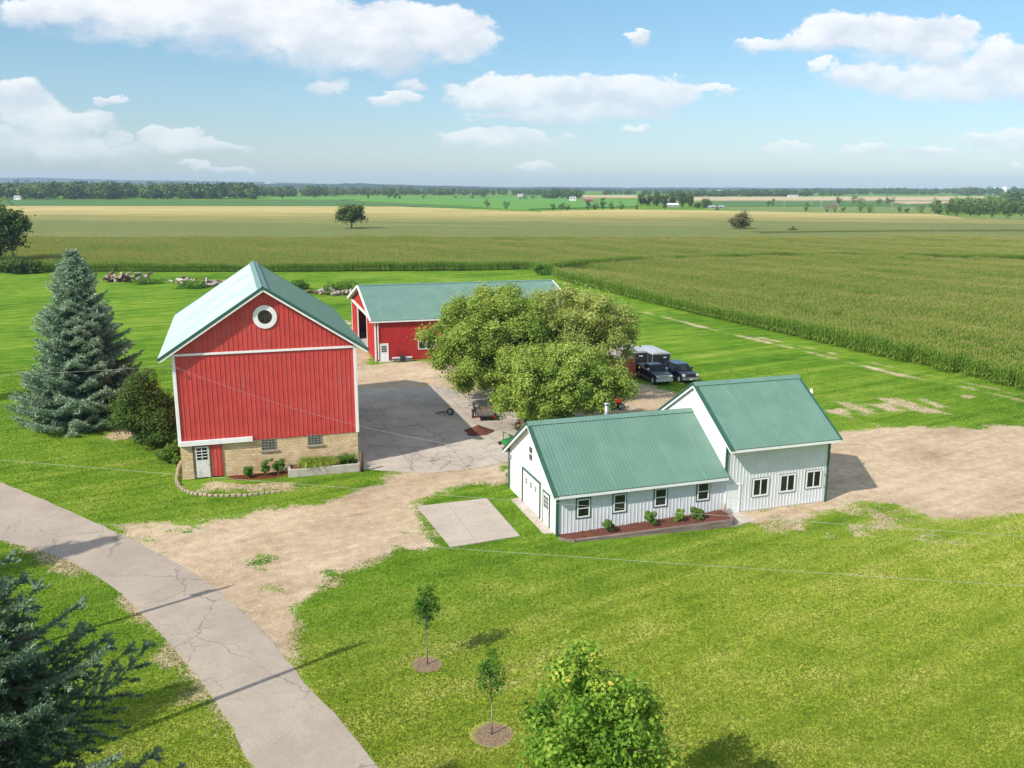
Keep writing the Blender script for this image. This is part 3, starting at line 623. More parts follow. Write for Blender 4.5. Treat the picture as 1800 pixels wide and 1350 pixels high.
def spruce(name, loc, H, Rb, prof, seed, label, detail=1., zmin=.3, group=None, needle=(.16, .035), nb=8, step=.34, droop=.12, per=8, zdet=None, mat=None, tipup=.12):
    rs = np.random.RandomState(seed); root = empty(name, loc, 0, label, 'tree', group)
    mb = MB(); mb.tube([(0, 0, -.1), (0, 0, H*.5), (0, 0, H*.97)], [H*.017, H*.010, .02], 8); mb.build('trunk', M_bark, root, True)
    bm_ = MB(); PP = []; DD = []; z = zmin
    while z < H-.15:
        r = Rb*prof(z/H); n = max(5, int(nb*(1 if r > .8 else .7))); low = zdet is not None and z < zdet
        for i in range(n):
            a = 2*pi*(i+rs.rand()*.9)/n+z*2.4; L = r*rs.uniform(.62, 1.2)
            if L < .12: continue
            k = max(3, int(L/(.55 if low else .28))); t = np.linspace(0, 1, k+1)[1:]
            rise = .25*L*(z/H) if z/H > .75 else 0
            zz = z+(rise*t)-droop*L*np.sin(t*pi*.8)+tipup*L*t**3
            ax = np.stack([cos(a)*L*t, sin(a)*L*t, zz], 1)
            if not low and L > .8: bm_.tube([(0, 0, z), tuple(ax[k//2]), tuple(ax[-1])], [.03+.006*L, .018, .006], 4, False)
            dirv = unit(np.gradient(ax, axis=0)) if k > 1 else np.array([[cos(a), sin(a), 0]]*k)
            side = np.array([-sin(a), cos(a), 0])
            for s_, e in ((0, 0), (1, 0), (-1, 0)):
                for j in range(k):
                    if s_ == 0: 
                        PP.append((ax[j], dirv[j], .30 if not low else .5)); continue
                    tl = (1-t[j])*L*.52+.16
                    tl = min(tl, .95)*rs.uniform(.7, 1.2)
                    m = max(1, int(tl/(.16 if not low else .4))); dv = unit(side*s_*.9+dirv[j]*.75+np.array([0, 0, -.12]))
                    for q in range(m):
                        PP.append((ax[j]+dv*tl*(q+.6)/m+np.array([0, 0, -.10*tl*((q+1)/m)**2+rs.normal()*.03]), dv, .22 if not low else .4))
        z += step*(1 if z < H*.8 else .75)*(1.7 if low else 1)
    if bm_.v: bm_.build('branches', M_bark, root)
    A = np.array([p[0] for p in PP]); Dv = np.array([p[1] for p in PP]); Sz = np.array([p[2] for p in PP])
    per_ = int(per*detail); A = np.repeat(A, per_, 0); Dv = np.repeat(Dv, per_, 0); Sz = np.repeat(Sz, per_)
    n = len(A); A = A+Dv*(rs.rand(n, 1)-.5)*Sz[:, None]*1.1
    nd = unit(Dv*.85+rs.normal(size=(n, 3))*.55+np.array([0, 0, .12])); pos = A+nd*needle[0]*.45
    nn = np.cross(nd, rs.normal(size=(n, 3))); V, Fq = leafquads(pos, nn, needle[0]*.5*rs.uniform(.7, 1.3, n), rs, needle[1]/needle[0], nd)
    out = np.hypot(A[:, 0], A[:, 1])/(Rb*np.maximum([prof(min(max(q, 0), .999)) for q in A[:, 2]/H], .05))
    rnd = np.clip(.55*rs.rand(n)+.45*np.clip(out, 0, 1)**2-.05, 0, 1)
    npmesh('needles', V, Fq, mat or L_blue, rnd, root); return root
def bush(name, loc, r, h, n, size, mat, seed, label, cat='shrub', group=None, clumps=14, stems=True):
    rs = np.random.RandomState(seed); root = empty(name, loc, 0, label, cat, group)
    cen = [np.array([rs.normal()*r*.38, rs.normal()*r*.38, h*rs.uniform(.25, .82)]) for _ in range(clumps)]; rad = [r*rs.uniform(.3, .5) for _ in cen]
    P, Nn = crown_pts(rs, cen, rad, [n//clumps]*clumps); P[:, 2] = np.clip(P[:, 2], .03, None)
    V, Fq = leafquads(P, Nn, size*rs.uniform(.6, 1.3, len(P)), rs)
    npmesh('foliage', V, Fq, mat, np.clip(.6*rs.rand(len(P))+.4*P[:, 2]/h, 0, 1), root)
    if stems:
        mb = MB()
        for i in range(5):
            a = rs.rand()*6.28; mb.tube([(0, 0, 0), (cos(a)*r*.3, sin(a)*r*.3, h*.45), (cos(a)*r*.5, sin(a)*r*.5, h*.75)], [.03*h, .02*h, .01*h], 5)
        mb.build('stems', M_bark, root)
    return root
def P3(x, y, z=0): q = at(x, y); return (q[0], q[1], z)

sp_prof = lambda t: max(0, (1-t))**.82*(1 if t > .08 else .8+2.5*t)
spruce('blue_spruce', P3(156, 740), 15.9, 6.4, sp_prof, 11, 'tall full blue spruce on the lawn left of the red barn', 1., .3, None, (.34, .085), 10, .36, .14, 7)
sp2 = lambda t: 1.25*max(0, (1-t))**.62
spruce('blue_spruce', (-8.8, 12.2, 0), 16.6, 4.6, lambda t: min(1.75*max(0, 1-t)**.75, .62+.5*max(0, .74-t)), 7, 'close blue spruce filling the bottom left corner', 1., 3., None, (.085, .030), 8, .38, .14, 46, 10.5, L_blue2, .10)
for i, (x, y, H) in enumerate([(-42.0, 36.5, 19), (-29.5, 21.5, 17), (-17.5, 16, 17), (-67, 77, 21)]):
    spruce('blue_spruce', (x, y, 0), H, 4.6, sp_prof, 20+i, ['blue spruce beyond the left edge shading the far bend of the road', 'blue spruce beyond the left edge shading the roadside lawn', 'blue spruce out of frame below the road', 'blue spruce out of frame left of the tall spruce'][i], .6, .3, None, (.5, .13), 8, .6, .12, 4)
deciduous('maple_tree', P3(872, 712), 12.6, 8.8, 7.4, .7, 280, 130000, .115, L_maple, 31, 'broad spreading maple in front of the red shed', th=2.6, clr=(.045, .13), nl=9, r0=.3, top_narrow=.25, jit=.012)
deciduous('maple_tree', P3(1005, 700), 12.6, 8.3, 6.6, 1.8, 240, 95000, .11, L_maple2, 37, 'paler yellow green maple beside the shipping container', th=2.6, clr=(.04, .12), nl=9, r0=.3, top_narrow=.25, jit=.014)
deciduous('maple_tree', P3(975, 757), 8.3, 7.7, 5.0, .2, 240, 95000, .11, L_maple, 33, 'lower dense maple just behind the white building', th=1.8, clr=(.05, .14), nl=8, r0=.24, top_narrow=.15, jit=.012)
deciduous('young_maple', (2.75, 24.3, 0), 8.45, 2.9, 2.8, .7, 190, 24000, .085, L_young, 41, 'leafy young maple at the bottom edge of the lawn', th=1.3, clr=(.06, .18), nl=12, r0=.08, bark=M_sapb, top_narrow=.3, jit=.02)
for i, (q, H, w) in enumerate([((751, 1168), 4.25, .66), ((864, 1291), 3.9, .68)]):
    deciduous('sapling', P3(*q), H, w, w, 1.7 if i == 0 else 1.5, 46, 1900 if i == 0 else 1100, .062, L_sap, 50+i, ['slim young tree with dense dark crown in a mulch ring, upper of two saplings', 'slim young tree with sparse pale top twigs in a mulch ring, beside the leafy maple'][i], th=1.9, r0=.028, bark=M_sapb, nl=5, clr=(.14, .34), top_narrow=.2, jit=.05)
def bl(s_, t_, z=0): return (-24.7053+s_*cos(.3089)-t_*sin(.3089), 62.5881+s_*sin(.3089)+t_*cos(.3089), z)
# shrubs round the buildings
deciduous('tall_shrub', P3(258, 782), 6.6, 3.0, 2.6, .2, 80, 26000, .10, L_dark, 61, 'tall loose dark shrub against the left wall of the red barn', 'shrub', th=1.2, r0=.09, clr=(.2, .36), top_narrow=.45)
deciduous('tall_shrub', P3(283, 790), 4.0, 2.3, 1.9, .1, 40, 13000, .10, L_dark, 62, 'lower dense dark shrub below the tall shrub by the barn', 'shrub', th=.8, r0=.06, clr=(.22, .38))
bush('hydrangea', P3(296, 812), .95, 1.35, 2600, .09, L_hyd, 63, 'bright green hydrangea with reddish heads at the barn corner')
bush('hydrangea', P3(314, 800), .7, 1.5, 1500, .09, L_hyd, 64, 'small hydrangea tucked against the barn corner post')
for i, (q, r, h, lb) in enumerate([((436, 834), .42, .95, 'loose green shrub, left of three in the bed before the stone wall'), ((465, 830), .42, 1.35, 'yellow tipped upright shrub, middle of three before the stone wall'), ((490, 826), .48, 1.5, 'dense rounded dark shrub next to the concrete planter')]):
    bush('foundation_shrub', bl([4.75, 5.95, 6.95][i], -.75), r, h, 2200, .055, [L_sap, L_hyd, L_sap][i], 70+i, lb, group='shrubs in the bed before the barn', clumps=16)

# ---- corn: one object, plants grown by geometry nodes
def corn_proto(seed, L=3.0):
    rs = np.random.RandomState(seed); V = []; Fc = []; mi = []; rn = []
    n = int(L/.21)
    def q(a, b_, c, d, m, r): 
        k = len(V); V.extend([a, b_, c, d]); Fc.append((k, k+1, k+2, k+3)); mi.append(m); rn.append(r)
    for i in range(n):
        x = (i+.5)/n*L-L/2+rs.normal()*.03; y = rs.normal()*.04; h = rs.uniform(2.15, 2.5); cr = rs.rand()
        q(np.array([x-.014, y, 0]), np.array([x+.014, y, 0]), np.array([x+.008, y, h]), np.array([x-.008, y, h]), 0, .6)
        a0 = rs.rand()*6.28
        for j in range(8):
            z = .35+j*(h-.5)/8; a = a0+pi*j+rs.normal()*.5; l = rs.uniform(.55, .85)*(1-.35*abs(j/8-.45)); w = .055
            d = np.array([cos(a), sin(a), 0]); s = np.array([-sin(a), cos(a), 0])*w
            p0 = np.array([x, y, z]); p1 = p0+d*l*.38+np.array([0, 0, l*.42]); p2 = p0+d*l*.78+np.array([0, 0, l*.34]); p3 = p0+d*l*1.0+np.array([0, 0, -.02])
            rr = np.clip(.15+.35*cr+.5*rs.rand()*(.6+.4*j/8)-(.0 if j > 1 else -.3), 0, 1)
            if j < 2 and rs.rand() < .5: rr = 1.
            q(p0-s*.4, p0+s*.4, p1+s, p1-s, 0, rr); q(p1-s, p1+s, p2+s*.8, p2-s*.8, 0, rr); q(p2-s*.8, p2+s*.8, p3+s*.1, p3-s*.1, 0, rr)
        for j in range(3):
            a = rs.rand()*6.28; t = .10 if j else 0; e = np.array([x+cos(a)*t, y+sin(a)*t, h+.22]); s = np.array([-sin(a), cos(a), 0])*.014
            p = np.array([x, y, h-.05]); q(p-s, p+s, e+s, e-s, 1, rs.rand())
    return np.array(V), np.array(Fc), np.array(mi), np.array(rn)
edge1 = px((1985, 735), (1800, 690), (1650, 654), (1500, 619), (1380, 590), (1250, 560), (1150, 536), (1060, 513), (1000, 498), (976, 490), (968, 484))
top1 = [at(x, y, 2.4) for x, y in [(967, 473), (985, 467), (1100, 459), (1250, 452), (1350, 449), (1500, 449), (1800, 453.5), (2050, 457)]]
B1 = edge1+top1
topb = [at(x, y, 2.4) for x, y in [(2050, 453), (1800, 449), (1500, 444), (1350, 444), (1250, 446.5), (1100, 452), (985, 460), (950, 465)]]
B2 = px((-20, 479), (60, 478.5), (500, 479), (800, 477), (930, 475)) + topb[::-1] + [at(2120, 415, 2.4), at(-120, 415, 2.4)]
def rows_in(poly, ang, sp=.78, seg=3.0, seed=1, inset=None):
    poly = np.array(poly); c, s = cos(ang), sin(ang); Q = np.stack([poly[:, 0]*c+poly[:, 1]*s, -poly[:, 0]*s+poly[:, 1]*c], 1)
    u = np.arange(Q[:, 0].min(), Q[:, 0].max(), seg); v = np.arange(Q[:, 1].min(), Q[:, 1].max(), sp); U, V_ = np.meshgrid(u, v)
    rs = np.random.RandomState(seed); U = U+rs.rand(V_.shape[0], 1)*seg; X = U*c-V_*s; Y = U*s+V_*c
    sd = sdpoly(X, Y, poly); k = sd > (inset if inset is not None else .6); return X[k], Y[k], np.full(k.sum(), ang), sd[k]
pts = []
# headland rows that follow the near edge of the right-hand block
E = np.array(densify(edge1, 3.0, 0, rs, False))
dE = unit(np.gradient(E, axis=0)); nE = np.stack([dE[:, 1], -dE[:, 0]], 1)
cc = sdpoly(E[:, 0]+nE[:, 0]*3, E[:, 1]+nE[:, 1]*3, B1); nE = nE*np.where(cc > 0, 1, -1)[:, None]
for k in range(14):
    Q = E+nE*(.3+.78*k); pts.append((Q[:, 0], Q[:, 1], np.arctan2(dE[:, 1], dE[:, 0]), None))
a = rows_in(B1, R(12), seed=2, inset=0.); dd = -sdline(a[0], a[1], [tuple(p) for p in E], 0.); k = dd > 11.6; pts.append((a[0][k], a[1][k], a[2][k], None))
pts.append(rows_in(B2, R(2.), seed=3))
X = np.concatenate([p[0] for p in pts]); Y = np.concatenate([p[1] for p in pts]); A = np.concatenate([p[2] for p in pts])
vis = np.abs(X)/(Y+8) < .62; X, Y, A = X[vis], Y[vis], A[vis]
rs = np.random.RandomState(21); thin = .04+.30*np.clip(np.sin(X*.05+2*np.sin(Y*.031))*np.sin(Y*.09-X*.013)-.25, 0, 1)
nk = rs.rand(len(X)) > thin; X, Y, A = X[nk], Y[nk], A[nk]
print('corn segments', len(X))
def corn_object():
    rs = np.random.RandomState(9); n = len(X); NP = 4; Vs = []; Fs = []; Ms = []; Rn = []; pid = []; o0 = n
    Vs.append(np.stack([X, Y, np.zeros(n)], 1))
    for k in range(NP):
        v, f, m, r = corn_proto(100+k); Vs.append(v); Fs.append(f+o0); o0 += len(v); Ms.append(m); Rn.append(r); pid.append(np.full(len(v), k))
    V = np.concatenate(Vs); o = npmesh('corn', V, np.concatenate(Fs), [L_corn, L_tassel], np.concatenate(Rn), None, np.concatenate(Ms)); me = o.data
    def at_(nm, ty, arr):
        a = me.attributes.new(nm, ty, 'POINT'); a.data.foreach_set('value', arr)
    m = len(V)-n
    # taller and shorter stretches of the stand
    hgt = 1.03+.14*np.sin(X*.061+1.3*np.sin(Y*.043))*np.sin(Y*.11+X*.02)+.07*np.sin(X*.31+Y*.17)+rs.normal(size=n)*.05
    at_('pid', 'INT', np.concatenate([np.full(n, -1), *pid]).astype(np.int32))
    at_('rot', 'FLOAT', np.concatenate([A+np.where(rs.rand(n) < .5, pi, 0), np.zeros(m)]).astype(np.float32))
    at_('hgt', 'FLOAT', np.concatenate([hgt, np.ones(m)]).astype(np.float32))
    at_('pick', 'INT', np.concatenate([rs.randint(0, NP, n), np.zeros(m)]).astype(np.int32))
    g = bpy.data.node_groups.new('corn_rows', 'GeometryNodeTree')
    g.interface.new_socket('Geometry', in_out='INPUT', socket_type='NodeSocketGeometry'); g.interface.new_socket('Geometry', in_out='OUTPUT', socket_type='NodeSocketGeometry')
    N = g.nodes; Lk = g.links.new; gi = N.new('NodeGroupInput'); go = N.new('NodeGroupOutput')
    def attr(nm, ty):
        x = N.new('GeometryNodeInputNamedAttribute'); x.data_type = ty; x.inputs['Name'].default_value = nm; return x.outputs[0]
    def sep_(k):
        c = N.new('FunctionNodeCompare'); c.data_type = 'INT'; c.operation = 'EQUAL'; Lk(attr('pid', 'INT'), c.inputs[2]); c.inputs[3].default_value = k
        s = N.new('GeometryNodeSeparateGeometry'); s.domain = 'POINT'; Lk(gi.outputs[0], s.inputs[0]); Lk(c.outputs[0], s.inputs[1]); return s.outputs[0]
    j = N.new('GeometryNodeJoinGeometry')
    for k in reversed(range(NP)):
        ti = N.new('GeometryNodeGeometryToInstance'); Lk(sep_(k), ti.inputs[0]); Lk(ti.outputs[0], j.inputs[0])
    ip = N.new('GeometryNodeInstanceOnPoints'); Lk(sep_(-1), ip.inputs['Points']); Lk(j.outputs[0], ip.inputs['Instance'])
    ip.inputs['Pick Instance'].default_value = True; Lk(attr('pick', 'INT'), ip.inputs['Instance Index'])
    cx = N.new('ShaderNodeCombineXYZ'); Lk(attr('rot', 'FLOAT'), cx.inputs[2])
    er = N.new('FunctionNodeEulerToRotation'); Lk(cx.outputs[0], er.inputs[0]); Lk(er.outputs[0], ip.inputs['Rotation'])
    cs = N.new('ShaderNodeCombineXYZ'); cs.inputs[0].default_value = 1; cs.inputs[1].default_value = 1; Lk(attr('hgt', 'FLOAT'), cs.inputs[2]); Lk(cs.outputs[0], ip.inputs['Scale'])
    Lk(ip.outputs[0], go.inputs[0]); md = o.modifiers.new('rows', 'NODES'); md.node_group = g
    return tag(o, 'tall tasselled green corn standing in rows beyond the lawn', 'corn', kind='stuff')
corn_object()

# ---- far trees
def px_scale(q): return hypot(*at(*q))/F
def far_tree(q, hp, wp, mat, seed, label, group='trees standing in the far fields', n=1100, zb=.22, name='field_tree', cat='tree', tn=.35, nc=26, clr=(.2, .36)):
    s = px_scale(q)*1.02; H = hp*s; w = wp*s/2
    return deciduous(name, P3(*q), H, w, w, H*zb, nc, n, max(.28, H*.034), mat, seed, label, cat, group, th=H*zb*1.2, r0=H*.026, clr=clr, top_narrow=tn, nl=5)
far_tree((619, 411), 50, 58, L_fieldt, 201, 'large spreading tree standing alone in the corn behind the red barn', None, 5200, .36, clr=(.11, .24), nc=44, tn=.2)
far_tree((1302, 411), 38, 40, L_rust, 202, 'rusty brown leafed tree alone in the tan corn on the right', None, 2600, .25)
far_tree((1394, 414), 15, 20, L_fieldt, 203, 'small round bush alone in the tan corn right of the brown tree', None, 900, .05)
FT = [((972, 372), 17, 13, 0), ((987, 373), 19, 15, 0), ((998, 373), 14, 11, 0), ((1033, 373), 23, 17, 0), ((1046, 373), 20, 15, 0), ((1060, 373), 25, 17, 0), ((1074, 372), 18, 14, 0), ((1091, 373), 18, 13, 1),
      ((1120, 373), 14, 9, 2), ((1168, 370), 13, 12, 1), ((1260, 374), 14, 9, 2), ((856, 367), 17, 11, 0), ((891, 369), 17, 15, 0), ((497, 352), 20, 17, 0), ((553, 350), 9, 8, 1), ((647, 351), 14, 9, 0), ((684, 351), 20, 14, 0), ((695, 351), 16, 13, 0), ((703, 351), 8, 7, 0), ((744, 350), 8, 8, 0), ((800, 350), 8, 7, 0),
      ((831, 350), 12, 8, 0), ((850, 350), 13, 12, 0), ((1416, 375), 19, 13, 2), ((1453, 376), 18, 14, 3), ((1467, 376), 20, 18, 3), ((1482, 375), 12, 8, 2), ((1474, 361), 17, 16, 4), ((1500, 361), 16, 17, 4), ((1513, 361), 13, 16, 0), ((1512, 375), 20, 20, 2), ((1528, 376), 17, 18, 2),
      ((1545, 362), 14, 12, 4), ((1558, 362), 15, 13, 0), ((1568, 360), 13, 12, 0), ((1582, 375), 13, 12, 4), ((1594, 376), 9, 12, 4), ((1618, 376), 14, 17, 4), ((1647, 377), 11, 22, 4), ((1666, 380), 24, 22, 4), ((1681, 382), 22, 18, 0), ((1705, 383), 22, 22, 4), ((1722, 382), 21, 20, 4), ((1743, 384), 21, 20, 0), ((1766, 382), 17, 22, 4), ((1795, 383), 18, 24, 4),
      ((920, 350), 8, 8, 0), ((924, 351), 6, 10, 2), ((937, 351), 7, 13, 0), ((915, 351), 6, 6, 2), ((1771, 386), 22, 12, 4), ((1350, 363), 11, 9, 4), ((1358, 363), 14, 9, 4)]
GL = ['grey green tree in a field far beyond the corn', 'pale thin tree in a field far beyond the corn', 'yellow green tree in a field far beyond the corn', 'bare tan dead tree in the far fields on the right', 'dark green tree in the far hedge on the right']
for i, (q, h, w, k) in enumerate(FT):
    far_tree(q, h, w, [L_fieldt, L_fieldt, L_bright, L_dead, L_dark][k], 210+i, GL[k], ['grey green far trees', 'pale far trees', 'yellow green far trees', 'dead far trees', 'dark far trees'][k], 520, .12, nc=16)
for i, (x, y, h, w) in enumerate([(1127, 362, 25, 17), (1141, 362, 22, 17), (1154, 363, 24, 17), (1168, 361, 23, 16), (1181, 363, 23, 16), (1200, 364, 27, 24), (1214, 363, 21, 15), (1240, 366, 19, 22), (1226, 366, 10, 13)]):
    far_tree((x, y), h, w, L_dark, 280+i, 'dark evergreen in the farmstead windbreak', 'windbreak evergreens at the far farm', 2600, .02, tn=.4, nc=26, clr=(.26, .4))
# big tree on the left edge
deciduous('old_tree', P3(-18, 474), 17.5, 8.8, 8, 1.5, 44, 12000, .34, L_dark, 301, 'big dark tree at the left edge before the corn', r0=.4, th=4, clr=(.18, .32), top_narrow=.2)
deciduous('old_tree', P3(28, 476), 16.5, 4.2, 4, 8.5, 18, 3200, .34, L_fieldt, 302, 'paler leaning tree top at the left edge above the bushes', r0=.25, th=7, clr=(.3, .5))
for i, (q, r, h) in enumerate([((10, 480), 4, 4.3), ((35, 481), 3.4, 3.6), ((58, 480), 2.8, 3.0)]):
    bush('edge_bush', P3(*q), r, h, 2600, .26, L_dark, 310+i, ['dark bush under the big left edge tree', 'dark bush, middle of three along the corn edge', 'lowest dark bush nearest the corn at the left'][i])
bush('edge_bush', P3(953, 483), 2.1, 2.6, 1500, .22, L_sap, 315, 'round bush in the gap between the two corn blocks')
bush('weed_bush', P3(600, 517), 3.0, 2.4, 3000, .18, L_sap, 316, 'weedy green bush beside the debris pile near the red shed', clumps=18)
bush('weed_bush', P3(527, 508), 2.0, 1.8, 1500, .18, L_sap, 317, 'low weedy bush behind the barn roof')
def woods(name, spec, mat, seed, label):
    """a far wood that reads as one mass"""
    rs = np.random.RandomState(seed); Ps = []; Ns = []; Sz = []; Rn = []
    for (x0, x1, yb, yt, depth, n) in spec:
        for i in range(n):
            x = rs.uniform(x0, x1); q = (x, yb-rs.rand()*depth); c = np.array([*at(*q), 0]); s = px_scale(q)
            H = (yb-yt)*s*rs.uniform(.62, 1.05); r = H*rs.uniform(.34, .6); m = 150
            d = unit(rs.normal(size=(m, 3))); rr = rs.uniform(.6, 1, (m, 1))*(1+.25*np.sin(d[:, :1]*5+i)*np.cos(d[:, 2:]*4+i))
            P = c+np.array([0, 0, H*.52])+d*rr*np.array([r, r, H*.5]); P[:, 2] = np.maximum(P[:, 2], .2)
            Ps.append(P); Ns.append(d+rs.normal(size=(m, 3))*.4); Sz.append(np.full(m, r*.20)); Rn.append(np.clip(rs.rand(m)*.5+rs.rand()*.6-.05, 0, 1))
    P = np.concatenate(Ps); V, Fq = leafquads(P, np.concatenate(Ns), np.concatenate(Sz), rs, .8)
    return tag(npmesh(name, V, Fq, mat, np.concatenate(Rn)), label, 'woodland', kind='stuff')
woods('woods', [(-60, 210, 351, 326, 3, 70), (120, 450, 350.5, 326, 3, 120), (430, 600, 346, 329, 2, 60), (0, 440, 345, 325, 4, 70)], L_woods, 401, 'dense band of woodland across the far left fields')
woods('woods', [(590, 800, 344, 331.5, 2.5, 90), (780, 1030, 344, 333, 2.5, 110), (955, 1020, 351, 335, 3, 24), (1060, 1200, 343, 334, 2, 50), (1180, 1420, 347, 335, 2.5, 120), (1400, 1480, 345, 337, 2, 30)], L_woods, 402, 'thin woodland band across the middle of the horizon')
woods('woods', [(1420, 1720, 342.5, 333, 2, 120), (1690, 1860, 345, 333, 4, 60), (1760, 1860, 362, 344, 5, 30), (1640, 1860, 377, 358, 6, 60)], L_woods, 403, 'woodland on the far right below the white towers')
woods('woods', [(1670, 1790, 362, 350, 6, 40)], L_bright, 404, 'yellow green willow thicket in the woods on the far right')
woods('hedge', [(75, 140, 402, 396.5, 1, 20), (-40, 60, 403, 398, 1, 20), (380, 400, 408, 405, 1, 4), (545, 575, 409.5, 405, 1, 6)], L_fieldt, 405, 'low scrub along the far edge of the corn')
woods('scrub', [(1350, 1460, 413, 409.5, 1.5, 40), (1440, 1640, 409.5, 407, 1, 36), (1630, 1850, 406.5, 403.5, 1, 40), (915, 940, 375, 372, 1, 6)], L_bright, 406, 'weedy green strip between the tan corn fields')

# ================================================================== BUILDINGS
def siding(mb, p0, p1, zb, zt, sp=.3, proud=.022, w=.045, off=0., skip=()):
    """vertical wall p0->p1 (outside to the right of travel) with raised ribs; zb, zt functions of s"""
    p0 = Vector((*p0, 0)); p1 = Vector((*p1, 0)); L = (p1-p0).length; d = (p1-p0)/L; n = Vector((d.y, -d.x, 0))
    brk = sorted(set([0, L]+[s for s in ([L/2]) if abs(zt(L/2)-(zt(0)+zt(L))/2) > .01]))
    mb.cur = 0
    for a, c in zip(brk[:-1], brk[1:]):
        A = p0+d*a+n*off; B = p0+d*c+n*off
        mb.quad(A+Vector((0, 0, zb(a))), B+Vector((0, 0, zb(c))), B+Vector((0, 0, zt(c))), A+Vector((0, 0, zt(a))))
    s = sp*.5
    while s < L-.03:
        a = max(s-w/2, 0); c = min(s+w/2, L)
        m = (a+c)/2
        lo = [p0+d*q+n*o_+Vector((0, 0, zb(m)+.002)) for q, o_ in ((a-.012, off), (a+.004, off+proud), (c-.004, off+proud), (c+.012, off))]
        hi = [p0+d*q+n*o_+Vector((0, 0, min(zt(a), zt(c))-.004)) for q, o_ in ((a-.012, off), (a+.004, off+proud), (c-.004, off+proud), (c+.012, off))]
        for i in range(3): mb.quad(lo[i], lo[i+1], hi[i+1], hi[i])
        s += sp
    return mb
def gable_roof(root, T, L, Wd, e, h, ov, og0, og1, mat, ribsp=.26, trim=M_trimg, fascia=M_white, th=.07, capw=.28, rakew=.16, undermat=None, rib=(.04, .042), sides=None):
    """T maps (r along ridge, q across, z). Two slabs with ribs, ridge cap, rake trim, fascia"""
    sl = (h-e)/(Wd/2); fz = 1/sqrt(1+sl*sl); rf = {}
    for k, sgn in enumerate((-1, 1)):
        def pt(r, t, lift):
            """t metres (plan) down from the ridge, lift normal to the slope"""
            return T(r, Wd/2+sgn*(t+lift*sl*fz), h-t*sl+lift*fz)
        W2 = Wd/2+ov; mb = MB()
        mb.hexa([pt(-og0, 0, 0), pt(L+og1, 0, 0), pt(L+og1, W2, 0), pt(-og0, W2, 0), pt(-og0, 0, th), pt(L+og1, 0, th), pt(L+og1, W2, th), pt(-og0, W2, th)])
        r = -og0+ribsp*.5
        while r < L+og1-.05:
            a, c = r-rib[0]/2, r+rib[0]/2; z0, z1 = th-.002, th+rib[1]
            mb.hexa([pt(a-.012, .1, z0), pt(c+.012, .1, z0), pt(c+.012, W2, z0), pt(a-.012, W2, z0), pt(a, .1, z1), pt(c, .1, z1), pt(c, W2, z1), pt(a, W2, z1)]); r += ribsp
        ro = mb.build('roof', sides[k] if sides else mat, root); rf[k] = ro
        # underside, fascia at the eave, rake boards
        mb = MB(); mb.hexa([pt(-og0+.03, .02, -.03), pt(L+og1-.03, .02, -.03), pt(L+og1-.03, W2-.03, -.03), pt(-og0+.03, W2-.03, -.03), pt(-og0+.03, .02, -.004), pt(L+og1-.03, .02, -.004), pt(L+og1-.03, W2-.03, -.004), pt(-og0+.03, W2-.03, -.004)])
        mb.build('soffit', undermat or M_soffit, ro)
        mb = MB(); a = W2-.03; c = W2+.015
        def ev(r, t, dz): p = pt(r, t, 0); return (p[0], p[1], p[2]+dz)
        mb.hexa([ev(-og0, a, -.17), ev(L+og1, a, -.17), ev(L+og1, c, -.17), ev(-og0, c, -.17), ev(-og0, a, -.008), ev(L+og1, a, -.008), ev(L+og1, c, -.008), ev(-og0, c, -.008)])
        mb.build('fascia', fascia, ro)
        for (r0, sg, g) in ((-og0, -1, og0), (L+og1, 1, og1)):
            if g < 0: continue
            mb = MB(); r1 = r0+sg*.03; lo, hi = -.20, -.01
            mb.hexa([pt(r0-sg*.015, 0, lo), pt(r1, 0, lo), pt(r1, W2+.02, lo), pt(r0-sg*.015, W2+.02, lo), pt(r0-sg*.015, 0, hi), pt(r1, 0, hi), pt(r1, W2+.02, hi), pt(r0-sg*.015, W2+.02, hi)])
            mb.build('rake_board', fascia, ro)
            mb = MB(); a, c = r0-sg*rakew, r0+sg*.045; z0, z1 = -.07, th+rib[1]+.012
            mb.hexa([pt(a, 0, th+rib[1]-.005), pt(c, 0, th+rib[1]-.005), pt(c, W2+.03, th+rib[1]-.005), pt(a, W2+.03, th+rib[1]-.005), pt(a, 0, z1), pt(c, 0, z1), pt(c, W2+.03, z1), pt(a, W2+.03, z1)])
            mb.hexa([pt(r0+sg*.032, 0, z0), pt(c+sg*.002, 0, z0), pt(c+sg*.002, W2+.03, z0), pt(r0+sg*.032, W2+.03, z0), pt(r0+sg*.032, 0, z1-.002), pt(c+sg*.002, 0, z1-.002), pt(c+sg*.002, W2+.03, z1-.002), pt(r0+sg*.032, W2+.03, z1-.002)])
            mb.build('rake_trim', trim, ro)
    mb = MB(); z = th+rib[1]+.006
    for sgn in (-1, 1):
        def pt(r, t, lift): return T(r, Wd/2+sgn*(t+lift*sl*fz), h-t*sl+lift*fz)
        a, c = -og0-.05, L+og1+.05
        mb.hexa([pt(a, -.04, z), pt(c, -.04, z), pt(c, capw, z), pt(a, capw, z), pt(a, -.04, z+.02), pt(c, -.04, z+.02), pt(c, capw, z+.018), pt(a, capw, z+.018)])
    mb.build('ridge_cap', mat, root); return rf
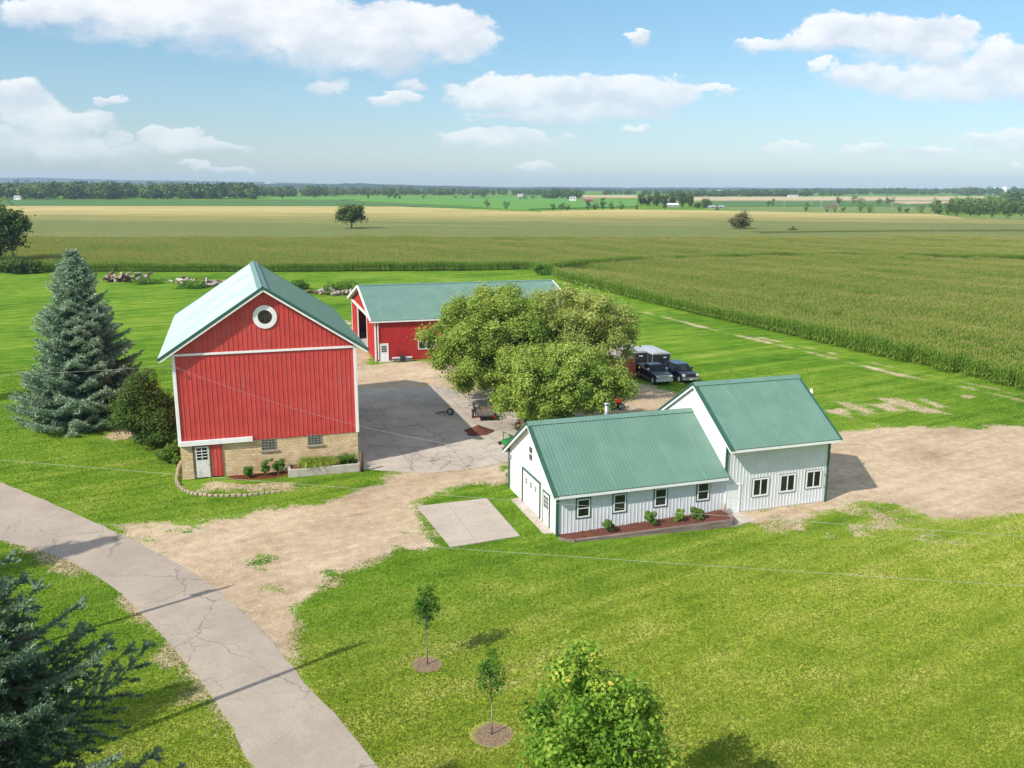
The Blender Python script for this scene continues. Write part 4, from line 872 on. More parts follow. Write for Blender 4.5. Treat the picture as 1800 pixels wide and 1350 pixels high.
class Wall:
    """local wall plane: origin p0, direction d, outward n"""
    def __init__(s, root, p0, p1):
        s.root = root; s.p0 = Vector((*p0, 0)); v = Vector((*p1, 0))-s.p0; s.d = v.normalized(); s.n = Vector((s.d.y, -s.d.x, 0))
    def P(s, a, o, z): p = s.p0+s.d*a+s.n*o; return (p.x, p.y, z)
    def box(s, mb, a0, a1, o0, o1, z0, z1):
        return mb.hexa([s.P(a0, o0, z0), s.P(a1, o0, z0), s.P(a1, o1, z0), s.P(a0, o1, z0), s.P(a0, o0, z1), s.P(a1, o0, z1), s.P(a1, o1, z1), s.P(a0, o1, z1)])
    def window(s, a0, a1, z0, z1, trim=M_trimg, tw=.09, fw=.07, split='h', frame=M_white, glass=None, grid=None, name='window', label=None):
        mb = MB(); o = .055
        def ring(a0, a1, z0, z1, w, o0, o1, mbb):
            s.box(mbb, a0, a1, o0, o1, z1-w, z1); s.box(mbb, a0, a1, o0, o1, z0, z0+w); s.box(mbb, a0, a0+w, o0, o1, z0+w, z1-w); s.box(mbb, a1-w, a1, o0, o1, z0+w, z1-w)
        ring(a0+tw, a1-tw, z0+tw, z1-tw, fw, .0, o+.02, mb)
        b0, b1, c0, c1 = a0+tw+fw, a1-tw-fw, z0+tw+fw, z1-tw-fw
        if split == 'h': s.box(mb, b0, b1, 0, o+.012, (c0+c1)/2-.03, (c0+c1)/2+.03)
        if split == 'v': s.box(mb, (b0+b1)/2-.03, (b0+b1)/2+.03, 0, o+.012, c0, c1)
        if grid:
            for i in range(1, grid[0]): x = b0+(b1-b0)*i/grid[0]; s.box(mb, x-.013, x+.013, 0, o, c0, c1)
            for i in range(1, grid[1]): x = c0+(c1-c0)*i/grid[1]; s.box(mb, b0, b1, 0, o+.002, x-.013, x+.013)
        w = mb.build(name, frame, s.root)
        if label: w['label'] = label
        mb = MB(); s.box(mb, b0-.005, b1+.005, .005, .032, c0-.005, c1+.005); mb.build('pane', glass or M_glass, w)
        if trim: mb = MB(); ring(a0, a1, z0, z1, tw-.002, 0, o-.01, mb); mb.build('trim', trim, w)
        return w
    def slab(s, name, mat, a0, a1, o0, o1, z0, z1, parent=None, bevel=0):
        mb = MB(); s.box(mb, a0, a1, o0, o1, z0, z1); return mb.build(name, mat, parent or s.root, bevel=bevel)
    def door(s, a0, a1, z0, z1, glassgrid=None, fr=.09, mat=M_white, trim=M_white, panels=2, handle='r'):
        mb = MB(); s.box(mb, a0+fr, a1-fr, .0, .045, z0, z1-fr)
        if not glassgrid:
            for k in range(panels):
                za = z0+.2+k*(z1-z0-.35)/panels; zb_ = za+(z1-z0-.6)/panels
                for h0, h1 in (((a0+fr+.12), (a0+a1)/2-.05), ((a0+a1)/2+.05, a1-fr-.12)): s.box(mb, h0, h1, .04, .052, za, zb_)
        d = mb.build('door', mat, s.root, bevel=.004)
        mb = MB(); s.box(mb, a0, a0+fr-.003, 0, .07, z0, z1); s.box(mb, a1-fr+.003, a1, 0, .07, z0, z1); s.box(mb, a0, a1, 0, .072, z1-fr+.003, z1+.003); mb.build('frame', trim, d)
        if glassgrid:
            g0, g1, h0, h1 = a0+fr+.14, a1-fr-.14, z0+(z1-z0)*.5, z1-fr-.16
            mb = MB(); s.box(mb, g0, g1, .045, .05, h0, h1); mb.build('pane', M_glass, d)
            mb = MB(); nx, nz = glassgrid
            for i in range(nx+1): x = g0+(g1-g0)*i/nx; s.box(mb, x-.014, x+.014, .046, .062, h0, h1)
            for i in range(nz+1): x = h0+(h1-h0)*i/nz; s.box(mb, g0, g1, .046, .06, x-.014, x+.014)
            mb.build('muntins', mat, d)
        x = (a1-fr-.09) if handle == 'r' else a0+fr+.09
        mb = MB(); mb.tube([s.P(x, .045, z0+1.), s.P(x, .10, z0+1.)], .025, 8); mb.build('handle', M_galv, d); return d

# ---------------- white building
OX, OY, YAW = 2.8931, 52.1494, .3223
L1, W1, E1, H1, OV1, OG1 = 12.05, 9.56, 3.10, 6.19, .47, .37
L2, W2_, E2, H2, OV2, OG2 = 8.23, 8.70, 5.38, 8.16, .91, .20
wb = empty('white_workshop', (OX, OY, 0), YAW, 'white metal sided workshop in two joined wings under green roofs', 'building')
T1 = lambda r, q, z: (r, q, z); T2 = lambda r, q, z: (r+L1, q, z)
s1 = (H1-E1)/(W1/2); s2 = (H2-E2)/(W2_/2)
mb = MB()
siding(mb, (0, 0), (L1, 0), lambda s: .0, lambda s: E1-.02, .26)
siding(mb, (L1, W1), (0, W1), lambda s: .0, lambda s: E1-.02, .26)
mb.build('siding', M_wall, wb)
mb = MB(); siding(mb, (0, W1), (0, 0), lambda s: 0., lambda s: E1+s1*min(s, W1-s)-.03, .26); mb.build('gable_siding', M_white, wb)
mb = MB(); siding(mb, (L1, 0), (L1+L2, 0), lambda s: 0., lambda s: E2-.02, .26); siding(mb, (L1+L2, 0), (L1+L2, W2_), lambda s: 0., lambda s: E2+s2*min(s, W2_-s)-.03, .26)
siding(mb, (L1+L2, W2_), (L1, W2_), lambda s: 0., lambda s: E2-.02, .26)
mb.build('tall_wing_siding', M_wall, wb)
mb = MB(); siding(mb, (L1, W2_), (L1, 0), lambda s: 0., lambda s: E2+s2*min(s, W2_-s)-.03, .26); mb.build('tall_gable_siding', M_white, wb)
gable_roof(wb, T1, L1, W1, E1, H1, OV1, OG1, -.004, M_green)
gable_roof(wb, T2, L2, W2_, E2, H2, OV2, OG2, OG2, M_green)
for bx_ in ((-.09, .06, -.09, .06, 0, E1-.05), (-.09, .06, W1-.03, W1+.12, 0, E1-.05), (L1-.06, L1+.10, -.10, -.002, E1-.15, E2-.35), (L1+L2-.08, L1+L2+.07, -.07, .08, 0, E2-.4)):
    mb = MB(); mb.box(*bx_); mb.build('corner_trim', M_trimg, wb)
fw = Wall(wb, (0, 0), (L1+L2, 0))
for a, z in ((1.26, 1.0), (3.79, 1.06), (6.74, 1.12), (9.9, 1.18)): fw.window(a, a+1.03, z, z+1.38, M_trimg, .075, .075, 'h')
for a, z in ((14.2, 1.02), (16.35, 1.08), (18.49, 1.14)): fw.window(a, a+1.33, z, z+1.35, M_black, .03, .1, 'v')
fw.door(12.12, 13.28, .08, 2.12)
fw.slab('threshold', M_conc, 12.0, 13.4, .0, .25, 0, .075)
for z in (1.15, 2.0): mb = MB(); mb.box(20.05, 20.17, -.14, -.02, z, z+.12); mb.build('wall_light', M_galv, wb)
for a0, a1, z0, z1 in ((.02, 11.95, 0, .12), (13.4, 20.2, 0, .10)): mb = MB(); fw.box(mb, a0, a1, .0, .035, z0, z1); mb.build('foundation_strip', M_conc, wb)
gw = Wall(wb, (0, W1), (0, 0))     # s from the back corner; depth t -> s = W1 - t
g = lambda t: W1-t
gw.window(g(5.35), g(4.42), 3.40, 4.62, M_white, .05, .07, 'h')
# overhead door
mb = MB()
for i in range(4): gw.box(mb, g(6.45), g(3.08), .005, .045, .1+i*.585, .1+i*.585+.575)
gd = mb.build('overhead_door', M_white, wb, bevel=.01)
for i in range(3):
    a = g(5.75)+i*.92; mb = MB(); gw.box(mb, a-.16, a+.16, .046, .056, 1.62, 1.98); w = mb.build('door_window', M_glass, gd)
    mb = MB(); gw.box(mb, a-.015, a+.015, .047, .062, 1.62, 1.98); gw.box(mb, a-.16, a+.16, .047, .063, 1.785, 1.815); mb.build('muntins', M_white, w)
mb = MB(); gw.box(mb, g(6.62), g(6.47), 0, .10, .02, 2.56); gw.box(mb, g(3.06), g(2.96), 0, .10, .02, 2.56); gw.box(mb, g(6.62), g(2.96), 0, .102, 2.46, 2.585); mb.build('door_trim', M_trimg, gd)
gw.door(g(2.5), g(1.25), .06, 2.3, (3, 3), .1, M_white, M_trimg)
gw.slab('apron', M_conc, g(7.2), g(.5), .0, .7, 0, .05)
mb = MB(); gw.box(mb, g(9.28), g(9.12), .02, .14, 2.35, 2.65); mb.tube([gw.P(g(9.2), .08, 2.35), gw.P(g(9.2), .08, .1)], .02, 6); mb.build('meter_box', M_galv, wb)
mb = MB(); mb.tube([gw.P(g(9.0), .03, 2.9), gw.P(g(9.0), .25, 2.9)], .03, 6); mb.build('service_bracket', M_galv, wb)
# flue pipe behind the low ridge, vent on the far gable
zt = 5.0
ca, sa = cos(YAW), sin(YAW)
def wloc(r, q): return (OX+r*ca-q*sa, OY+r*sa+q*ca)
best = min(((abs(proj((*wloc(r, W1/2+1.6), z))[0]-1067)+abs(proj((*wloc(r, W1/2+1.6), z))[1]-708), r, z) for r in np.arange(4, 11, .05) for z in np.arange(4, 9, .05)))
fr, fzz = best[1], best[2]; print('flue', best)
mb = MB(); q = W1/2+1.6; mb.tube([(fr, q, H1-1.6*s1-.1), (fr, q, fzz-.12)], .15, 12); mb.cur = 0; mb.tube([(fr, q, fzz-.13), (fr, q, fzz-.03), (fr, q, fzz)], [.22, .22, .12], 12); mb.build('flue_pipe', M_galv, wb, True)
best = min(((abs(proj((*wloc(L1+L2+.45, q), z))[0]-1426)+abs(proj((*wloc(L1+L2+.45, q), z))[1]-688), q, z) for q in np.arange(0, 9, .05) for z in np.arange(2, 8, .05)))
mb = MB(); x = L1+L2; q, z = best[1:]; mb.tube([(x, q, z-.5), (x+.45, q, z-.5), (x+.45, q, z)], .03, 6); mb.tube([(x+.45, q, z-.18), (x+.45, q, z), (x+.45, q, z+.22)], [.16, .14, .03], 10); mb.build('gable_light', M_white, wb, True)

# mulch bed with timber edging before the white building
bedroot = empty('raised_bed', (OX, OY, 0), YAW, 'long raised bed of red bark mulch along the white workshop', 'flower bed')
bp_ = [(.05, -.06), (-.05, -.75), (.75, -1.22), (11.45, -2.02), (11.95, -.06)]
mb = MB(); nx, ny = 64, 12; rs = np.random.RandomState(5); V = []
for i in range(nx+1):
    s = i/nx*11.85+.05; yf = np.interp(s, [0, .75, 11.45, 12], [-.75, -1.20, -1.99, -1.9])
    for j in range(ny+1):
        t = j/ny; V.append((s, -.07+(yf+.08)*t, .10+.30*(s/12)+.10*sin(pi*t)+rs.normal()*.018))
Fq = [(i*(ny+1)+j, (i+1)*(ny+1)+j, (i+1)*(ny+1)+j+1, i*(ny+1)+j+1) for i in range(nx) for j in range(ny)]
npmesh('mulch', V, Fq, M_mulch, None, bedroot)
def timbers(p0, p1, z0a, z1a, z0b, z1b, n):
    mb = MB()
    for k in range(n):
        f0, f1 = k/n, (k+.93)/n
        a = Vector((*p0, 0)); c = Vector((*p1, 0)); d = (c-a).normalized(); nn = Vector((d.y, -d.x, 0))*(.07+.012*k)*-1; m_ = Vector((d.y, -d.x, 0))*.07
        za0, za1 = z0a+(z1a-z0a)*f0, z0a+(z1a-z0a)*f1; zb0, zb1 = z0b+(z1b-z0b)*f0, z0b+(z1b-z0b)*f1
        Z = lambda v, z: (v.x, v.y, z)
        mb.hexa([Z(a+nn, za0), Z(a+m_-nn*.1*k, za0), Z(c+m_-nn*.1*k, zb0), Z(c+nn, zb0), Z(a+nn, za1), Z(a+m_-nn*.1*k, za1), Z(c+m_-nn*.1*k, zb1), Z(c+nn, zb1)])
    return mb.build('timber_edging', M_timber, bedroot)
timbers((-.12, -.55), (.72, -1.25), 0, .14, 0, .16, 1); timbers((.78, -1.27), (11.5, -2.05), 0, .17, 0, .52, 3); timbers((11.55, -2.0), (11.99, -.2), 0, .52, 0, .52, 3)
for i, (q, r, h) in enumerate([((1063, 930), .42, .95), ((1139, 917), .52, 1.0), ((1187, 912), .42, .9), ((1220, 905), .5, 1.05)]):
    c = wloc([3.1, 6.2, 8.15, 9.5][i], -.95); bush('hydrangea', (c[0], c[1], .28), r, h, 1300, .065, [L_hyd, L_hyd, L_young, L_hyd][i], 80+i, ['small leafy shrub in the mulch bed, leftmost of four', 'widest shrub in the mulch bed under the second window', 'compact shrub in the mulch bed, third from the left', 'loose shrub in the mulch bed nearest the white door'][i], group='shrubs in the mulch bed', clumps=10)
rk = MB(); rk.tube([(11.9, -.35, .3), (11.92, -.34, .75), (11.93, -.34, .95)], [.14, .12, .05], 8); ob = rk.build('boulder', M_edge, None, True); ob.location = (OX, OY, 0); ob.rotation_euler = (0, 0, YAW); tag(ob, 'upright tan stone in the bed corner beside the white door', 'stone')

# ---------------- red barn
BX, BY, BYAW, BW, BL, BE, BH, BOV, BOG = -24.7053, 62.5881, .3089, 13.16, 22.15, 9.94, 14.29, .96, .55
Z2, Z3 = 2.73, 9.56
barn = empty('red_barn', (BX, BY, 0), BYAW, 'tall red metal sided barn on a tan stone basement with a round gable window', 'barn')
sb = (BH-BE)/(BW/2); zt = lambda s: BE+sb*min(s, BW-s)-.03
mb = MB()
mb.box(0, .85, .0, .5, -.1, Z2-.01); mb.box(2.95, BW, .0, .5, -.1, Z2-.01)
for (y0, y1, x0, x1) in ((.5, BL, 0, .5), (.5, BL, BW-.5, BW), (BL-.5, BL, .5, BW-.5)): mb.box(x0, x1, y0, y1, -.1, Z2-.01)
mb.build('stone_basement', M_stone, barn)
mb = MB(); o = .05
siding(mb, (-o, -o), (BW+o, -o), lambda s: Z2-.02, lambda s: Z3-.06, .34, .03, .05)
siding(mb, (BW+o, -o), (BW+o, BL+o), lambda s: Z2-.02, lambda s: BE-.05, .34, .03, .05)
siding(mb, (BW+o, BL+o), (-o, BL+o), lambda s: Z2-.02, lambda s: BE+sb*min(s, BW-s)-.08, .34, .03, .05)
siding(mb, (-o, BL+o), (-o, -o), lambda s: Z2-.02, lambda s: BE-.05, .34, .03, .05)
mb.build('siding', M_red, barn)
mb = MB(); siding(mb, (-o, -o-.03), (BW+o, -o-.03), lambda s: Z3+.06, lambda s: BE+sb*min(max(s-.05, 0), BW+.05-s)-.06, .34, .03, .05); mb.build('gable_siding', M_red, barn)
bf = Wall(barn, (0, -o), (BW, -o))
bf.slab('band_trim', M_white, -.05, BW+.05, .0, .10, Z3-.08, Z3+.08)
for x in (-.05, BW-.13):
    mb = MB(); mb.box(x, x+.18, -o-.10, -o+.1, Z2-.02, Z3-.09); mb.box(*((-o-.06, -o+.048) if x < 1 else (BW+.002, BW+.11)), -o-.09, .25, Z2-.02, BE-.2); mb.build('corner_trim', M_white, barn)
gable_roof(barn, lambda r, q, z: (q, r, z), BL, BW, BE, BH, BOV, BOG, BOG, M_green, .3, M_trimg, M_white, .08, .32, .12, M_white, sides=(M_glare, M_green))
# round window
mb = MB(); cz, cxr, n = 12.12, 6.62, 40
def rings(mb, r0, r1, o0, o1):
    for i in range(n):
        a, c = 2*pi*i/n, 2*pi*(i+1)/n
        p = lambda r, t, o_: bf.P(cxr+r*cos(t), o_, cz+r*sin(t))
        mb.hexa([p(r0, a, o0), p(r1, a, o0), p(r1, c, o0), p(r0, c, o0), p(r0, a, o1), p(r1, a, o1), p(r1, c, o1), p(r0, c, o1)])
rings(mb, .52, .87, 0, .12); rw = mb.build('round_window', M_white, barn)
mb = MB(); rings(mb, .0001, .52, .02, .06); mb.build('pane', M_glass, rw)
mb = MB(); rings(mb, .44, .49, .06, .10)
for i in range(-3, 4): w = sqrt(max(.44**2-(i*.13)**2, 0)); bf.box(mb, cxr-w, cxr+w, .06, .075, cz+i*.13-.01, cz+i*.13+.01)
mb.build('louvres', M_black, rw)
bf.slab('door_track_cover', M_white, -.02, 5.2, .04, .24, 2.68, 3.03)
# basement door, red panel, windows
d = bf.door(.90, 2.10, .12, 2.62, None, .1, pm('peeling_white_paint', (.68, .67, .64), (.60, .59, .57), 2, .7, .2, 12, dirt=((.25, .2, .15), 2.5, .9)), M_wood, 1)
mb = MB(); bf.box(mb, 1.12, 1.86, .055, .062, 1.5, 2.42); pn = mb.build('pane', M_glass, d)
mb = MB(); bf.box(mb, 1.47, 1.51, .06, .078, 1.5, 2.42)
for k in range(1, 4): bf.box(mb, 1.12, 1.86, .06, .08, 1.5+k*.23-.022, 1.5+k*.23+.022)
mb.build('muntins', M_white, d)
mb = MB(); siding(mb, (2.10, -o-.03), (2.93, -o-.03), lambda s: .12, lambda s: 2.64, .27, .025, .045); bf.box(mb, 2.11, 2.92, -.5, .02, .12, 2.64); mb.build('red_panel', M_red, barn)
for a0, a1, z0, z1 in ((5.83, 6.84, 1.84, 2.69), (9.31, 10.30, 1.96, 2.72)):
    mb = MB(); bf.box(mb, a0, a1, -.045, -.02, z0, z1-.0); w = mb.build('basement_window', M_gblock, barn)
    mb = MB()
    for i in range(5): x = a0+(a1-a0)*i/4; bf.box(mb, x-.018, x+.018, -.03, .01, z0, z1)
    for i in range(5): x = z0+(z1-z0)*i/4; bf.box(mb, a0, a1, -.03, .012, x-.018, x+.018)
    mb.build('muntins', M_galv, w)
    mb = MB(); bf.box(mb, a0-.15, a1+.2, -.04, .06, z0-.15, z0-.02); mb.build('sill', M_edge, w)
mb = MB(); mb.tube([(-.12, -.2, 8.75), (-.12, -.55, 8.75), (-.12, -.55, 8.95)], .04, 8); mb.build('wire_bracket', M_galv, barn)
# planter
pl = empty('planter', (BX, BY, 0), BYAW, 'long low concrete planter box against the barn wall', 'planter')
mb = MB(); x0, x1, y0, y1 = 7.62, 13.15, -1.78, -.02
mb.box(x0, x1, y0, y0+.22, 0, .62); mb.box(x0, x0+.22, y0+.22, y1, 0, .60); mb.box(x1-.22, x1, y0+.22, y1, 0, .60); mb.build('wall', M_conc, pl, bevel=.02)
mb = MB(); mb.box(x0+.22, x1-.22, y0+.22, y1, 0, .48); mb.build('soil', M_mulch, pl)
def mound(name, lx, ly, lz, root, r, n, length, mat, seed, label, cat, w=.035, arch=1.):
    rs = np.random.RandomState(seed); c, s = cos(BYAW), sin(BYAW); e = empty(name, (BX+lx*c-ly*s, BY+lx*s+ly*c, lz), BYAW, label, cat)
    V = []; Fq = []; rn = []
    for i in range(n):
        a = rs.rand()*6.28; o = np.array([rs.normal()*r*.35, rs.normal()*r*.18, 0]); l = length*rs.uniform(.6, 1.1); d = np.array([cos(a), sin(a)*.8, 0]); sd = np.array([-sin(a), cos(a), 0])*w
        pr = None
        for t in (0, .33, .66, 1.):
            p = o+d*l*t+np.array([0, 0, l*(2.1*t-1.85*t*t*arch)]); k = len(V); ww = sd*(1-.75*t); V += [p-ww, p+ww]
            if pr is not None: Fq.append((pr, pr+1, k+1, k)); rn.append(rs.rand())
            pr = k
    npmesh('leaves', V, Fq, mat, rn, e); return e
mound('daylily', 9.6, -1.0, .48, pl, 1.1, 520, 1.05, L_lily, 5, 'arching yellow green daylilies spilling over the planter', 'plant', .04)
mound('daylily', 10.6, -.95, .48, pl, .8, 300, .95, L_lily, 6, 'right hand end of the daylilies beside the grassy plants', 'plant', .03)
mound('iris_clump', 12.2, -.9, .48, pl, .7, 340, .9, L_sap, 7, 'dark green grassy clump in the right end of the planter', 'plant', .022, .8)
wp = P3(636, 829); mb = MB(); mb.tube([(0, 0, -.1), (0, 0, 1.45), (0, 0, 1.55)], [.16, .15, .11], 10); pb = mb.build('wooden_post', M_wood, None, True); pb.location = wp; tag(pb, 'short round wooden post beside the planter corner', 'post')
# edging stones
ed = px((318, 822), (312, 836), (310, 848), (315, 857), (326, 865), (345, 870), (370, 872.5), (400, 873), (430, 872.5), (460, 869), (500, 865))
Ed = densify(ed, .34, .015, np.random.RandomState(3), False); mb = MB(); mb.box(-.15, .15, -.1, .1, -.03, .17)
st0 = mb.build('edging_stone', M_edge, None, bevel=.03); rs = np.random.RandomState(8)
for i, (x, y) in enumerate(Ed):
    s_ = st0 if i == 0 else st0.copy()
    if i: COL.objects.link(s_)
    nx_ = Ed[min(i+1, len(Ed)-1)]; pv = Ed[max(i-1, 0)]
    s_.location = (x, y, rs.uniform(-.02, .02)); s_.rotation_euler = (0, 0, atan2(nx_[1]-pv[1], nx_[0]-pv[0])+rs.normal()*.08); hz = max(1., 3.2-i*.16); s_.scale = (1, 1, hz)
    tag(s_, 'tan stone in the curved edging before the basement door', 'stone', 'edging stones round the bare patch')

# ---------------- red shed
SX, SY, SYAW, SL, SW, SE, SH, SOV, SOG = -17.1584, 108.2901, .2943, 26.99, 24.16, 5.23, 8.25, .35, .61
shed = empty('red_shed', (SX, SY, 0), SYAW, 'long low red machine shed with an open sliding end door', 'shed')
ss = (SH-SE)/(SW/2)
mb = MB(); siding(mb, (0, 0), (SL, 0), lambda s: 0., lambda s: SE-.03, .3, .022, .045)
siding(mb, (SL, 0), (SL, SW), lambda s: 0., lambda s: SE+ss*min(s, SW-s)-.05, .3); siding(mb, (SL, SW), (0, SW), lambda s: 0., lambda s: SE-.03, .3)
mb.build('siding', M_red2, shed)
# open end wall in pieces: s = SW - t; opening t 7.4..17
mb = MB()
sg = Wall(shed, (0, SW), (0, 0))
def endp(s0, s1, z0):
    p0 = sg.P(s0, 0, 0)[:2]; p1 = sg.P(s1, 0, 0)[:2]; siding(mb, p0, p1, lambda s: z0, lambda s: SE+ss*min(s+s0, SW-s-s0)-.06, .3)
endp(0, SW-17, 0.); endp(SW-17, SW/2, 4.9); endp(SW/2, SW-7.4, 4.9); endp(SW-7.4, SW, 0.)
mb.build('gable_siding', M_red2, shed)
mb = MB(); mb.box(.3, SL-.3, .3, SW-.3, .004, .02); mb.build('floor_slab', M_conc, shed)
sg.slab('door_track', M_white, 1., SW-.4, .03, .2, 4.85, 5.15)
mb = MB(); sg.box(mb, SW-17.15, SW-17, -.05, .1, 0, 4.85); sg.box(mb, SW-7.4, SW-7.25, -.05, .1, 0, 4.85); mb.build('door_frame', M_white, shed)
for bx_, nm_ in (((-.08, .1, -.09, .09, 0, SE-.15), 'corner_trim'), ((.28, .40, -.14, -.03, .2, SE-.2), 'downpipe'), ((-.08, .1, SW-.09, SW+.09, 0, SE-.15), 'corner_trim')): mb = MB(); mb.box(*bx_); mb.build(nm_, M_white, shed)
gable_roof(shed, T1, SL, SW, SE, SH, SOV, SOG, SOG, M_green, .3, M_white, M_white, .08, .3, .12, M_soffit)
sf = Wall(shed, (0, 0), (SL, 0))
sf.door(.50, 1.62, .02, 2.25, (3, 3), .08); sf.slab('step', M_conc, .3, 1.9, 0, .8, 0, .05)
sf.window(5.42, 7.5, 1.28, 2.34, None, .0, .09, 'v'); sf.window(14, 16, 1.28, 2.34, None, .0, .09, 'v')
# land roller against the shed
rl = empty('field_roller', (SX+3.2*cos(SYAW)+.9*sin(SYAW), SY+3.2*sin(SYAW)-.9*cos(SYAW), 0), SYAW, 'implement with two silver drums and black centre against the red shed', 'implement')
for a, c in ((-1.25, -.3), (.3, 1.25)):
    mb = MB(); mb.tube([(a, 0, .33), (c, 0, .33)], .31, 16); mb.build('drum', M_troof, rl, False)
mb = MB(); mb.box(-.28, .28, -.35, .4, .12, .75); mb.beam((-1.3, -.36, .45), (1.3, -.36, .45), .07, .08); mb.beam((-1.3, -.36, .45), (-1.3, .05, .33), .06, .06); mb.beam((1.3, -.36, .45), (1.3, .05, .33), .06, .06); mb.build('frame', M_black, rl)
mb = MB(); mb.tube([(-.2, .2, .7), (-.25, .3, 1.15), (-.6, .3, 1.3)], .03, 6); mb.tube([(.2, .2, .7), (.25, .3, 1.1), (.6, .3, 1.25)], .03, 6); mb.tube([(-.25, .3, 1.05), (.25, .3, 1.05)], .03, 6); mb.build('handles', M_black, rl)

# ================================================================== VEHICLES AND EQUIPMENT (x forward, y left)
def wheel(root, x, y, r, w, rimmat=M_chrome, name='wheel'):
    e = MB(); sgn = 1 if y > 0 else -1
    e.tube([(0, -w/2, 0), (0, -w/2*.9, 0), (0, w/2*.9, 0), (0, w/2, 0)], [r*.9, r, r, r*.9], 24); t = e.build(name, M_rubber, root, True, (x, y, r))
    m = MB(); o = sgn*(w/2+.005); m.tube([(0, sgn*w*.3, 0), (0, o, 0), (0, o+sgn*.012, 0)], [r*.72, r*.70, r*.55], 20)
    for i in range(5): a = i*2*pi/5; m.beam((0, o+sgn*.02, 0), (cos(a)*r*.6, o+sgn*.01, sin(a)*r*.6), .07, .03, (0, 1, 0))
    m.build('rim', rimmat, t); return t
def loft(mb, secs):
    """secs: list of closed rings with equal count"""
    n = len(secs[0]); b0 = len(mb.v)
    for s_ in secs: mb.v += [tuple(p) for p in s_]
    for i in range(len(secs)-1):
        for j in range(n): mb.f.append((b0+i*n+j, b0+i*n+(j+1) % n, b0+(i+1)*n+(j+1) % n, b0+(i+1)*n+j)); mb.mi.append(mb.cur)
    mb.f.append(tuple(b0+j for j in range(n))); mb.f.append(tuple(b0+(len(secs)-1)*n+j for j in range(n))[::-1]); mb.mi += [mb.cur]*2
def truck(loc, rz, label, L=6.0, Wd=2.02, hood=1.22, bedh=1.38, roofh=1.95, cab=(-.75, 1.45), suv=False, chrome=True):
    root = empty('pickup_truck', loc, rz, label, 'truck'); h = Wd/2; xr, xf = -L/2, L/2
    wr = .41; xw = (xf-.98, xr+1.22); mb = MB()
    # side profile swept, with wheel arches
    def arch(xc, r=.5): return [(xc+r*cos(t), .42+r*sin(t)*.98) for t in np.linspace(0, pi, 9)]
    low = [(xf-.12, .42)] + arch(xw[0]) + arch(xw[1]) + [(xr+.05, .5)]
    prof = low+[(xr, bedh-.05), (xr+.05, bedh), (cab[0], bedh), (cab[1]-.1, bedh-.04), (cab[1]+.15, hood+.05), (xf-.35, hood), (xf-.08, hood-.12), (xf, .75)]
    secs = []
    for yy, ins, dz in ((-h, .0, 0), (-h+.05, 0, .0), (h-.05, 0, 0), (h, 0, 0)):
        k = 1 if abs(yy) < h-.01 else .985
        secs.append([(x*k, yy, z if z < .8 else z-(0 if k == 1 else .05)) for x, z in prof])
    loft(mb, secs); mb.build('body', M_navy, root)
    # cab
    c0, c1 = cab; rear = xr+.25 if suv else c0
    base = [(rear, -h+.05), (c1, -h+.05), (c1, h-.05), (rear, h-.05)]; zt_ = roofh
    topq = [(rear+(.35 if suv else .22), -h+.24), (c1-.78, -h+.24), (c1-.78, h-.24), (rear+(.35 if suv else .22), h-.24)]
    mb = MB(); mb.hexa([(*p, bedh-.06) for p in base]+[(*p, zt_-.06) for p in topq])
    mb.hexa([(*p, zt_-.062) for p in topq]+[(x*.97+.0, y*.93, zt_) for x, y in topq]); cb = mb.build('cab', M_navy, root)
    def pan(name, A, B, Cc, Dd, out, mat=M_glass):
        A, B, Cc, Dd = map(Vector, (A, B, Cc, Dd)); nrm = (B-A).cross(Dd-A).normalized(); ce = (A+B+Cc+Dd)/4
        if nrm.dot(Vector(out)) < 0: nrm = -nrm
        q = [ce+(p-ce)*.90+nrm*.008 for p in (A, B, Cc, Dd)]; q2 = [p-nrm*.03 for p in q]
        m = MB(); m.hexa([*q2, *q]); return m.build(name, mat, cb)
    zb_ = bedh-.02; b_ = base; t_ = topq; zt2 = zt_-.07
    pan('windshield', (*b_[1], zb_), (*b_[2], zb_), (*t_[2], zt2), (*t_[1], zt2), (1, 0, .5)); pan('rear_window', (*b_[0], zb_), (*b_[3], zb_), (*t_[3], zt2), (*t_[0], zt2), (-1, 0, .3))
    for sgn, i0, i1 in ((-1, 0, 1), (1, 3, 2)):
        B0, B1, T0, T1_ = [np.array((*p, z)) for p, z in ((b_[i0], zb_), (b_[i1], zb_), (t_[i0], zt2), (t_[i1], zt2))]
        nw = 3 if suv else 2; f = np.linspace(.02, .93, nw+1)
        for k in range(nw):
            pan('side_window', B0+(B1-B0)*(f[k]+.015), B0+(B1-B0)*(f[k+1]-.015), T0+(T1_-T0)*(f[k+1]-.015), T0+(T1_-T0)*(f[k]+.015), (0, sgn, .3))
    # front
    gm = M_chrome if chrome else M_navy
    mb = MB()
    for z0, z1 in ((.78, .88), (.92, 1.0), (1.04, 1.14)): mb.box(xf-.04, xf+.05, -.62, .62, z0, z1)
    mb.box(xf-.03, xf+.04, -.64, -.58, .8, 1.12); mb.box(xf-.03, xf+.04, .58, .64, .8, 1.12); mb.build('grille', gm if chrome else M_black, root, bevel=.008)
    mb = MB(); mb.box(xf-.05, xf+.02, -.6, .6, .78, 1.12); mb.build('grille_backing', M_black, root)
    for s_ in (-1, 1):
        mb = MB(); mb.box(xf-.16, xf+.035, *sorted((s_*.66, s_*.96)), .88, 1.12); mb.build('headlight', M_lamp, root, bevel=.02)
    mb = MB(); mb.prism([(xf-.2, .42), (xf+.16, .45), (xf+.18, .72), (xf-.1, .76)], -h+.02, h-.02); mb.build('bumper', M_chrome if chrome else M_galv, root, bevel=.03)
